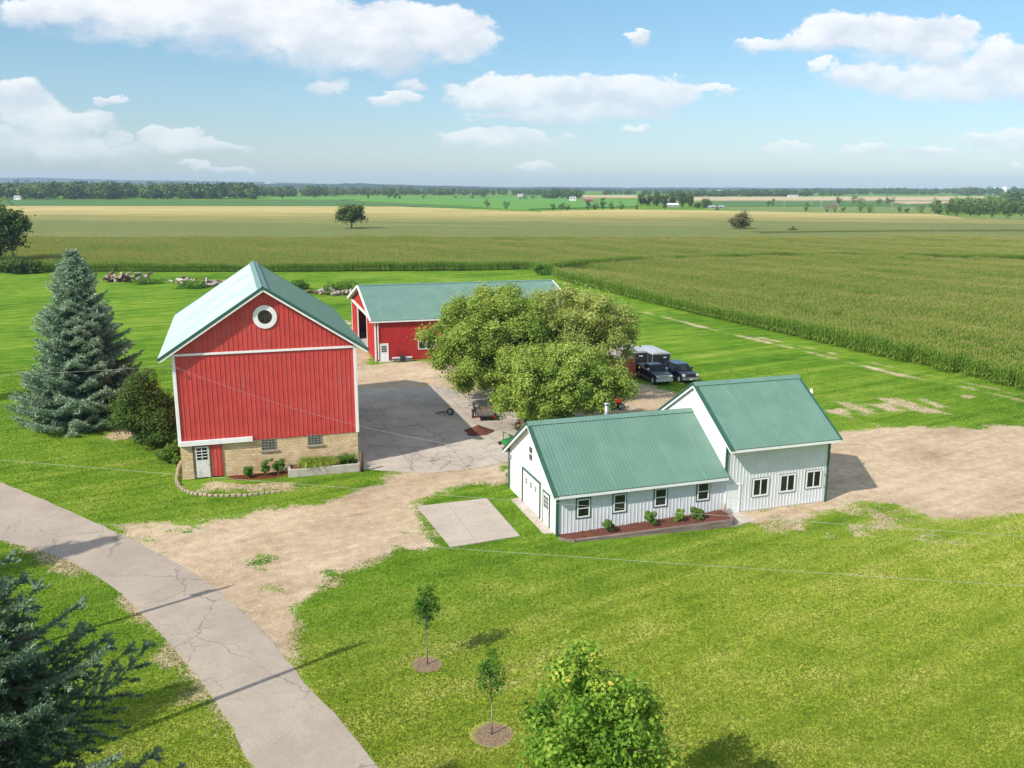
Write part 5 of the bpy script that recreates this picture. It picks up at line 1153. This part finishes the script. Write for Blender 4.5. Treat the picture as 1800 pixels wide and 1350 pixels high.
    mb = MB(); mb.box(xf+.17, xf+.20, -.16, .16, .5, .62); mb.build('plate', M_lamp, root)
    mb = MB(); mb.box(xr-.12, xr+.05, -h+.04, h-.04, .48, .7); mb.build('rear_bumper', M_chrome, root, bevel=.02)
    for s_ in (-1, 1):
        mb = MB(); mb.box(c1-.5, c1-.34, *sorted((s_*(h-.02), s_*(h+.22))), bedh+.02, bedh+.24); mb.build('mirror', M_chrome if chrome else M_navy, root, bevel=.02)
        mb = MB(); mb.box(xw[1]+.6, xw[0]-.6, *sorted((s_*(h-.05), s_*(h+.1))), .38, .46); mb.build('running_board', M_galv, root)
        for x in xw: wheel(root, x, s_*(h-.14), wr, .27)
    if not suv:
        mb = MB(); mb.box(xr+.06, c0-.03, -h+.1, h-.1, bedh+.001, bedh+.045); mb.build('bed_cover', pm('bed_cover_vinyl', (.045, .047, .055), (.06, .062, .07), 2, .4), root, bevel=.015)
    mb = MB(); mb.box(xr+.3, xf-.3, -h+.3, h-.3, .3, .5); mb.build('chassis', M_black, root)
    return root
fl = np.array(at(1153, 675)); rlw = np.array(at(1120, 658)); dv = fl-rlw; hd = atan2(dv[1], dv[0])
hx_, hy_ = cos(hd), sin(hd)
def place_truck(front_wheel_px, L, Wd, side, **k):
    p = np.array(at(*front_wheel_px)); fwd = np.array([hx_, hy_]); left = np.array([-hy_, hx_])
    c = p-fwd*(L/2-.98)+left*side*(Wd/2-.05); return (c[0], c[1], 0)
print('truck heading', math.degrees(hd))
truck(place_truck((1147, 675), 6.0, 2.05, 1), hd, 'dark navy crew cab pickup with chrome grille beside the container')
truck(place_truck((1193, 672.5), 5.5, 2.0, 1), hd, 'dark navy covered pickup with plain grille, right of the chrome one', 5.5, 2.0, 1.15, 1.3, 1.88, (-.9, 1.25), True, False)
def cargo_trailer(corner, w, L, h, label):
    """corner: pixel of the near left roof corner"""
    p = at(*corner, h); root = empty('cargo_trailer', (p[0], p[1], 0), hd, label, 'trailer')
    mb = MB(); mb.box(-L, 0, 0, w, .35, h-.14); mb.build('box', M_trailer, root, bevel=.03)
    mb = MB(); mb.prism([(0, h-.14), (w, h-.14), (w-.12, h-.02), (w/2, h+.06), (.12, h-.02)], -L, .0, 'x'); mb.build('roof', M_troof, root)
    mb = MB()
    for y in (0, w): mb.box(-.06, .012, y-.012 if y == 0 else y-.06, y+.06 if y == 0 else y+.012, .35, h-.14)
    mb.box(-L, .012, -.015, .03, h-.2, h-.13); mb.box(-L, .012, w-.03, w+.015, h-.2, h-.13); mb.box(-.02, .014, .05, w-.05, h-.2, h-.13); mb.build('edge_trim', M_galv, root)
    mb = MB(); mb.box(.002, .02, w*.62, w*.78, h-.62, h-.5); mb.build('marker_plate', M_lamp, root)
    mb = MB(); mb.box(-L*.3, -L*.3+.75, -.03, .0, .5, h-.4); mb.build('side_door', M_trailer, root)
    for y in (-.12, w+.12):
        for x in (-L*.45, -L*.45-.85):
            wheel(root, x, y, .36, .22, M_galv)
        mb = MB(); mb.box(-L*.45-1.35, -L*.45+.5, min(y, y*.0+(w if y > 0 else 0))-.02, max(y, (w if y > 0 else 0))+.02, .78, .82); mb.build('fender', M_black, root)
    mb = MB(); mb.beam((0, .15, .45), (1.2, w/2, .45), .1, .1); mb.beam((0, w-.15, .45), (1.2, w/2, .45), .1, .1); mb.tube([(1.2, w/2, 0), (1.2, w/2, .7)], .04, 8); mb.build('tongue', M_black, root); return root
fwd = np.array([hx_, hy_]); lf = np.array([-hy_, hx_])
cargo_trailer((1147, 621), 2.3, 4.9, 2.55, 'black enclosed cargo trailer with pale roof behind the navy pickups, right of two')
cargo_trailer((1098, 619), 3.0, 7.6, 2.6, 'longer black enclosed trailer with pale roof, partly behind the maple')
p = at(1118, 629, 2.6); cr = empty('shipping_container', (p[0], p[1], 0), hd, 'faded red shipping container half hidden by the maple', 'container')
Lc, wc = 6.1, 2.44; mb = MB()
for sgn, y in ((-1, -wc), (1, 0)):
    x = -Lc+.1
    while x < -.15: mb.box(x, x+.14, y-.02 if y else y-.02, y+.02, .15, 2.5); x += .28
mb.box(-Lc+.02, -.02, -wc+.02, -.02, .15, 2.55); x = -Lc+.1
while x < -.2: mb.box(x, x+.14, -wc+.05, -.05, 2.549, 2.57); x += .28
mb.build('corrugated_shell', M_cont, cr)
mb = MB()
for x in (-Lc, -.1):
    for y in (-wc, -.12): mb.box(x, x+.12, y-.01, y+.13, 0, 2.6)
for z in (0, 2.46):
    for y in (-wc, -.12): mb.box(-Lc+.12, -.1, y+.005, y+.115, z+.005, z+.135)
mb.build('corner_posts', M_cont, cr)
for k in (0, 1):
    mb = MB(); y0 = -wc+.14+k*1.085; mb.box(.0, .03, y0, y0+1.07, .16, 2.44); dr = mb.build('door', M_cont, cr, bevel=.01)
    mb = MB()
    for yy in (.3, .75): mb.tube([(.06, y0+yy, .1), (.06, y0+yy, 2.5)], .02, 6)
    mb.build('lock_rods', M_galv, dr)
mb = MB(); mb.box(-Lc+.05, -.05, -wc+.06, -.06, 2.571, 2.578); mb.build('faded_roof', pm('sun_faded_roof', (.50, .42, .38), (.38, .28, .25), 1.5, .6), cr)

# utility trailer
ut = empty('utility_trailer', (*at(853, 741), 0), R(97), 'black open utility trailer with mesh sides and a wooden deck', 'trailer')
mb = MB(); mb.box(0, 3.4, -.85, .85, .55, .60); mb.build('deck', M_wood, ut)
mb = MB()
for y in (-.88, .88):
    for z in (.55, .85, 1.2): mb.beam((0, y, z), (3.4, y, z), .05, .05)
    for x in np.linspace(0, 3.4, 6): mb.beam((x, y, .5), (x, y, 1.2), .04, .04)
mb.beam((3.4, -.88, 1.2), (3.4, .88, 1.2), .05, .05); mb.beam((0, -.9, .5), (0, .9, .5), .1, .12); mb.build('side_rails', M_black, ut)
mb = MB()
for z in (.62, .8, .98, 1.14): mb.beam((-.02, -.85, z), (-.02, .85, z), .03, .04)
for y in np.linspace(-.85, .85, 5): mb.beam((-.02, y, .6), (-.02, y, 1.16), .03, .03)
mb.build('tailgate', M_galv, ut)
for s_ in (-1, 1):
    mb = MB(); mb.box(-.08, -.02, *sorted((s_*.72, s_*.95)), .42, .56); mb.build('tail_lamp', M_tail, ut)
    wheel(ut, 1.5, s_*1.05, .34, .2, M_galv); mb = MB(); mb.box(1.05, 1.95, *sorted((s_*.92, s_*1.18)), .72, .75); mb.build('fender', M_black, ut)
mb = MB(); mb.beam((3.4, -.7, .5), (4.5, 0, .45), .07, .08); mb.beam((3.4, .7, .5), (4.5, 0, .45), .07, .08); mb.build('tongue', M_black, ut)
# mulch pile
def pile(name, q, rx, ry, h, mat, label, cat, seed=1, rz=0):
    rs = np.random.RandomState(seed); n, m = 28, 16; V = []; 
    for j in range(m+1):
        t = j/m
        for i in range(n):
            a = 2*pi*i/n; rr = t*(1+.10*sin(3*a+seed)+.07*sin(5*a)); z = h*(1-t)**1.15*(1+.12*sin(2*a+1)*t)
            V.append((rx*rr*cos(a)+rs.normal()*.02, ry*rr*sin(a)+rs.normal()*.02, max(z+rs.normal()*.025, 0) if j < m else -.02))
    Fq = [(j*n+i, j*n+(i+1) % n, (j+1)*n+(i+1) % n, (j+1)*n+i) for j in range(m) for i in range(n)]
    o = npmesh(name, V, Fq, mat); o.location = P3(*q); o.rotation_euler = (0, 0, rz); return tag(o, label, cat)
pile('mulch_pile', (841, 759), 1.35, 1.5, .62, M_mulch, 'low heap of red brown bark mulch on the concrete yard', 'mulch pile')
# logs
def mklog(r, L, seed, rough=True):
    rs = np.random.RandomState(seed); mb = MB(); mb.cur = 0
    mb.tube([(0, 0, 0), (L*.5, rs.normal()*.03, rs.normal()*.03), (L, 0, 0)], [r, r*rs.uniform(.9, 1.05), r*.93], 12, False)
    mb.cur = 1; mb.tube([(-.002, 0, 0), (.004, 0, 0)], r*.97, 12); mb.tube([(L-.004, 0, 0), (L+.002, 0, 0)], r*.9, 12); return mb
protos = []
for i, (r, L) in enumerate([(.42, .75), (.32, .6), (.26, .55), (.2, .5)]):
    protos.append((mklog(r, L, i), r, L))
rs = np.random.RandomState(12); logm = []
for i, (mbp, r, L) in enumerate(protos):
    o = mbp.build('log', [M_logb, M_loge], None); logm.append((o, r, L))
for i, (mbp, r, L) in enumerate(protos): logm.append((mbp.build('log', [M_logr, M_loge] if i % 2 else [M_logr, M_logr], None), r, L))
first = {k: True for k in range(8)}; c0 = np.array(at(915, 757)); ax = np.array(at(990, 752))-c0; axn = ax/np.linalg.norm(ax); Lp = np.linalg.norm(ax)
def putlog(x, y, z, k, rz, ry=0, label='sawn log round in the firewood heap behind the white workshop', grp='rounds in the firewood heap', sc=(1, 1, 1), mats=None):
    o, r, L = logm[k]
    if first[k]: first[k] = False
    else: o = o.copy(); COL.objects.link(o)
    o.location = (x, y, z); o.rotation_euler = (0, ry, rz); o.scale = sc; return tag(o, label, 'log', grp)
for i in range(58):
    t = rs.rand(); w = rs.normal()*.5; k = [0, 1, 1, 2, 2, 3][rs.randint(6)] if i > 5 else 0
    r = protos[k][1]; lay = i//30; x, y = c0+axn*t*Lp+np.array([-axn[1], axn[0]])*w*(1 if lay == 0 else .5)
    putlog(x, y, r+lay*.45+rs.rand()*.05, k, rs.rand()*6.28, rs.choice([0, 0, .25, pi/2 if k > 0 else 0.1]))
for j, (qa, qb, n, hh, lab) in enumerate([((178, 495), (255, 495), 60, 1.0, 'log in the debris heap at the corn edge, left of the barn'), ((312, 499), (390, 504), 46, .7, 'log in the debris heap just behind the barn roof'), ((540, 517), (640, 520), 34, .5, 'log in the debris heap between barn and red shed')]):
    a = np.array(at(*qa)); c = np.array(at(*qb))
    for i in range(n):
        t = rs.rand(); k = i if (j == 0 and i < 8) else rs.randint(8); x, y = a+(c-a)*t+rs.normal(size=2)*np.array([.5, .9]); z = .3+rs.rand()*hh*(1.4 if t > .5 else .9)
        o = putlog(x, y, z, k, rs.rand()*6.28, rs.normal()*.4, lab, lab.replace('log', 'logs'), (rs.uniform(1, 3.2), 1., 1.), True)
bush('weed_bush', P3(345, 506), 3.2, 1.2, 2200, .16, L_sap, 318, 'low green weeds in front of the debris heap behind the barn', clumps=20, stems=False)
bush('weed_bush', P3(262, 499), 2.6, 1.1, 1400, .16, L_hyd, 319, 'yellowish weeds at the right end of the left debris heap', clumps=16, stems=False)
# green mower implement by the white gable
gm_ = empty('mower_deck', (*at(902, 782), 0), R(30), 'green tractor mower deck with a dark hoop frame near the white gable', 'implement')
mb = MB(); mb.prism([(-.9, .2), (.9, .2), (.8, .42), (.3, .52), (-.3, .52), (-.8, .42)], -.6, .6); mb.build('deck', M_lgreen, gm_, bevel=.03)
mb = MB(); mb.tube([(-.7, -.5, .4), (-.7, -.5, 1.15), (-.7, .5, 1.15), (-.7, .5, .4)], .04, 6); mb.tube([(-.7, -.5, 1.1), (.6, -.4, .5)], .03, 6); mb.tube([(-.7, .5, 1.1), (.6, .4, .5)], .03, 6); mb.build('hoop_frame', M_lgreen, gm_)
mb = MB(); mb.box(-.25, .25, -.2, .2, .52, .75); mb.build('gearbox', M_lgreen, gm_, bevel=.03)
for y in (-.6, .6): wheel(gm_, -.95, y, .16, .12, M_galv)
# small drawbar with one wheel in the yard
cq = at(792, 730); ct = empty('drawbar_wheel', (cq[0], cq[1], 0), R(160), 'small dark wheel upright on a triangular drawbar in the barn shadow', 'implement')
wheel(ct, 0, .05, .36, .14, M_galv); mb = MB(); mb.beam((0, .05, .36), (1.5, .3, .12), .06, .06); mb.beam((0, .05, .36), (1.1, -.6, .12), .06, .06); mb.beam((1.5, .3, .12), (1.1, -.6, .12), .06, .06); mb.build('drawbar', M_black, ct)
# compact tractor
tr = empty('compact_tractor', (*at(1072, 720), 0), R(20), 'red compact tractor with a black roll bar by the maple', 'tractor')
mb = MB(); mb.box(.2, 1.25, -.26, .26, .65, 1.05); mb.box(-.6, .2, -.3, .3, .5, .7); mb.build('hood', M_orange, tr, bevel=.06)
for s_ in (-1, 1):
    mb = MB(); mb.prism([(-1.1, .75), (-.95, 1.05), (-.5, 1.12), (-.15, .95), (-.1, .75)], *sorted((s_*.42, s_*.72))); mb.build('fender', M_orange, tr, bevel=.03)
    wheel(tr, -.6, s_*.62, .55, .32, M_galv); wheel(tr, 1.05, s_*.5, .33, .2, M_galv)
mb = MB(); mb.tube([(-.95, -.5, .8), (-.98, -.5, 2.25), (-.98, -.4, 2.35), (-.98, .4, 2.35), (-.98, .5, 2.25), (-.95, .5, .8)], .045, 8); mb.build('roll_bar', M_black, tr)
mb = MB(); mb.box(-.75, -.35, -.25, .25, .8, .92); mb.box(-.8, -.7, -.25, .25, .9, 1.3); mb.build('seat', M_black, tr, bevel=.04)
mb = MB(); mb.tube([(-.05, 0, .9), (-.2, 0, 1.2)], .03, 6); mb.tube([(-.2+.02*cos(t)*4, .18*sin(t), 1.2+.14*cos(t)) for t in np.linspace(0, 2*pi, 13)], .02, 6); mb.build('steering_wheel', M_black, tr)
mb = MB(); mb.box(-.7, 1.3, -.22, .22, .32, .6); mb.build('chassis', M_black, tr)
# meter stake by the white gable corner
ms = P3(891, 851); mb = MB(); mb.tube([(0, 0, 0), (0, 0, .75)], .03, 6); mb.box(-.09, .09, -.06, .06, .6, .85); mo = mb.build('gas_meter_stake', M_galv, None); mo.location = ms; tag(mo, 'small grey utility stake at the back corner of the white gable', 'stake')

# ================================================================== WIRES AND POLES
def pole(loc, h, label):
    root = empty('utility_pole', loc, R(35), label, 'utility pole'); mb = MB(); mb.tube([(0, 0, -.2), (0, 0, h)], [.17, .11], 12); mb.build('shaft', M_wood, root, True)
    mb = MB(); mb.beam((-1.1, .1, h-.6), (1.1, .1, h-.6), .1, .12); mb.build('crossarm', M_wood, root)
    for x in (-1, 0, 1): mb = MB(); mb.tube([(x, .1, h-.55), (x, .1, h-.4)], [.05, .03], 8); mb.build('insulator', M_lamp, root)
    mb = MB(); mb.tube([(.25, .15, h-1.7), (.25, .15, h-1.0)], .2, 12); mb.build('transformer', M_galv, root); return root
pole((-25, 36.6, 0), 10.2, 'wooden utility pole just beyond the left edge')
pole((-20.3, 27.3, 0), 14.3, 'taller wooden pole beyond the lower left edge')
pole((23.2, 31, 0), 9., 'wooden utility pole just beyond the right edge')
def ray_y(x, y, Y): d = inv(x, y); return (d[0]/d[1]*Y, Y, HC+d[2]/d[1]*Y)
def wire(a, b_, sag, r, label, via=None):
    a, b_ = Vector(a), Vector(b_); P = []
    for i in range(41): t = i/40; p = a+(b_-a)*t; p.z -= sag*4*t*(1-t); P.append(p)
    mb = MB(); mb.tube(P, r, 5); o = mb.build('overhead_wire', M_wire, None, True); return tag(o, label, 'wire')
wire(ray_y(-89, 801, 36.6), ray_y(1955, 953, 31), .12, .006, 'upper overhead wire crossing in front of the barn and workshop')
wire(ray_y(-89, 902, 36.6), ray_y(1955, 1040, 31), .06, .006, 'lower overhead wire crossing the whole lawn')
bb = (BX+(-.12)*cos(BYAW)+.55*sin(BYAW), BY-.12*sin(BYAW)-.55*cos(BYAW), 8.9)
sb_ = wloc(-.25, 9.0); wire(bb, (sb_[0], sb_[1], 2.9), .9, .007, 'twisted service wire from barn corner to white workshop')
wire((-58, 55, 9.5), bb, .5, .008, 'thin service wire passing the tall spruce to the barn')

# ================================================================== FAR BUILDINGS
def house(name, q, wpx, hpx, wallc, roofc, label, cat='house', depth=.6, rz=0., roofh=.4, grp=None):
    s = px_scale(q); w = wpx*s; h = hpx*s*(1-roofh); r = hpx*s*roofh; d = w*depth
    root = empty(name, P3(*q), rz, label, cat, grp); mb = MB(); mb.box(-w/2, w/2, 0, d, 0, h); mb.quad((-w/2+.02, 0, h), (-w/2+.02, d/2, h+r-.05), (-w/2+.02, d, h)); mb.quad((w/2-.02, 0, h), (w/2-.02, d/2, h+r-.05), (w/2-.02, d, h)); mb.build('wall', wallc, root)
    mb = MB(); e = .4
    for s_ in (0, 1):
        y0, y1 = (-e, d/2) if s_ == 0 else (d+e, d/2); z0 = h-e*r/(d/2)
        mb.hexa([(-w/2-e, y0, z0), (w/2+e, y0, z0), (w/2+e, y1, h+r), (-w/2-e, y1, h+r), (-w/2-e, y0, z0+.2), (w/2+e, y0, z0+.2), (w/2+e, y1, h+r+.2), (-w/2-e, y1, h+r+.2)])
    mb.build('roof', roofc, root); n = max(2, int(w/6)); mb = MB()
    for i in range(n): x = -w/2+w*(i+.5)/n; mb.box(x-.5, x+.5, -.06, .02, h*.35, h*.35+1.3)
    mb.build('windows', M_glass, root); return root
M_wh = pm('far_white', (.74, .74, .72), (.68, .68, .66), .5, .7); M_gr = pm('far_grey_roof', (.30, .30, .31), (.24, .24, .25), .5, .7); M_rd = pm('far_red', (.34, .10, .08), (.3, .09, .07), .5, .7)
house('farmhouse', (30, 351), 10, 6, M_wh, M_gr, 'small white house before the far left woods')
house('farmhouse', (88, 331), 12, 5, M_wh, M_wh, 'white house standing above the far left woods')
house('farmhouse', (1007, 354), 11, 8, M_wh, M_gr, 'white farmhouse among trees left of the far red barn')
house('far_barn', (1035, 356), 17, 9, M_rd, pm('far_brown_roof', (.28, .15, .12), (.24, .13, .1), .5, .7), 'small red barn among trees beyond the tan corn', 'barn')
house('far_shed', (1183, 364), 18, 6, M_gr, M_wh, 'low grey shed by the dark windbreak evergreens', 'shed', .5)
house('far_shed', (1260, 367), 26, 5, M_gr, M_gr, 'long low grey shed right of the windbreak', 'shed', .4)
house('far_shed', (1395, 348), 16, 5, M_wh, M_gr, 'pale shed at the edge of the far right fields', 'shed', .5)
house('farmhouse', (915, 347), 10, 6, M_wh, M_gr, 'white farmhouse at the far edge of the bright green field')
for i, x in enumerate((247, 272, 355, 408, 443, 500, 1246, 1265, 1292, 1445)):
    house('farmhouse', (x, 329.5 if x < 600 else 337.5), 7 if i % 2 else 4, 3, M_wh, M_wh, 'tiny pale building on the wooded horizon', grp='pale buildings on the horizon')
# twin white towers and hilltop complex
for i, (x, w) in enumerate(((1745, 11), (1764.5, 9))):
    q = (x, 341.5); s = px_scale(q); root = empty('storage_tower', P3(*q), 0, ['low stepped white tower block, left of the pair on the right horizon', 'taller white tapered tower, right of the pair on the horizon'][i], 'tower'); W_ = w*s/2; h = (9.5+i)*s
    mb = MB(); mb.tube([(0, 0, 0), (0, 0, h*.6), (0, 0, h)], [W_, W_*.8, W_*.62], 16); mb.build('shell', M_wh, root, True)
    mb = MB(); mb.tube([(W_*.35, 0, h*.9), (W_*.35, 0, h*1.1)], W_*.2, 8); mb.build('cap', M_wh, root)
    if i == 0: mb = MB(); mb.box(-W_*1.3, W_*.2, -W_, 0, 0, h*.55); mb.build('annex', M_wh, root)
q = (475, 330); s = px_scale(q); hc = empty('hilltop_church', (*[v*1.0 for v in at(*q)], 0), 0, 'pale grey hilltop church with a steeple on the left horizon', 'church')
zb0 = HC+inv(475, 323.5)[2]/inv(475, 323.5)[1]*at(*q)[1]
mb = MB(); mb.box(-10*s, 12*s, 0, 8*s, 0, zb0+2*s); mb.box(-5*s, 2*s, -1*s, 6*s, 0, zb0+4*s); mb.build('nave', pm('church_stone', (.5, .47, .45), (.42, .4, .38), .3, .8), hc)
mb = MB(); mb.tube([(-1.5*s, 2*s, 0), (-1.5*s, 2*s, zb0+5*s), (-1.5*s, 2*s, zb0+8*s)], [1.2*s, 1.1*s, .05*s], 8); mb.build('steeple', pm('church_roof', (.3, .32, .34), (.25, .27, .3), .3, .8), hc)
for i, (x, y) in enumerate(((1378, 368), (1426, 362), (1567, 370), (1585, 366), (1648, 368), (1443, 367))):
    s = px_scale((x, y)); root = empty('far_utility_pole', P3(x, y), 0, 'thin pale utility pole in the far right fields', 'utility pole', 'far utility poles'); h = 13*s
    mb = MB(); mb.tube([(0, 0, 0), (0, 0, h)], .28, 6); mb.build('shaft', M_logr, root); mb = MB(); mb.beam((-1.3, 0, h*.92), (1.3, 0, h*.92), .2, .2); mb.build('crossarm', M_logr, root)

# ================================================================== HAZE
mb = MB(); mb.box(-9800, 9800, -600, 9900, -1, 118)
m, b, o = newmat('thin_haze'); vp = b.n('ShaderNodeVolumePrincipled'); vp.inputs['Color'].default_value = (.55, .76, .97, 1); vp.inputs['Density'].default_value = .000095; vp.inputs['Anisotropy'].default_value = .0
b.nt.links.new(vp.outputs[0], o.inputs['Volume']); hz = mb.build('haze', m); tag(hz, 'thin blue summer haze over the distance', 'haze', kind='stuff')
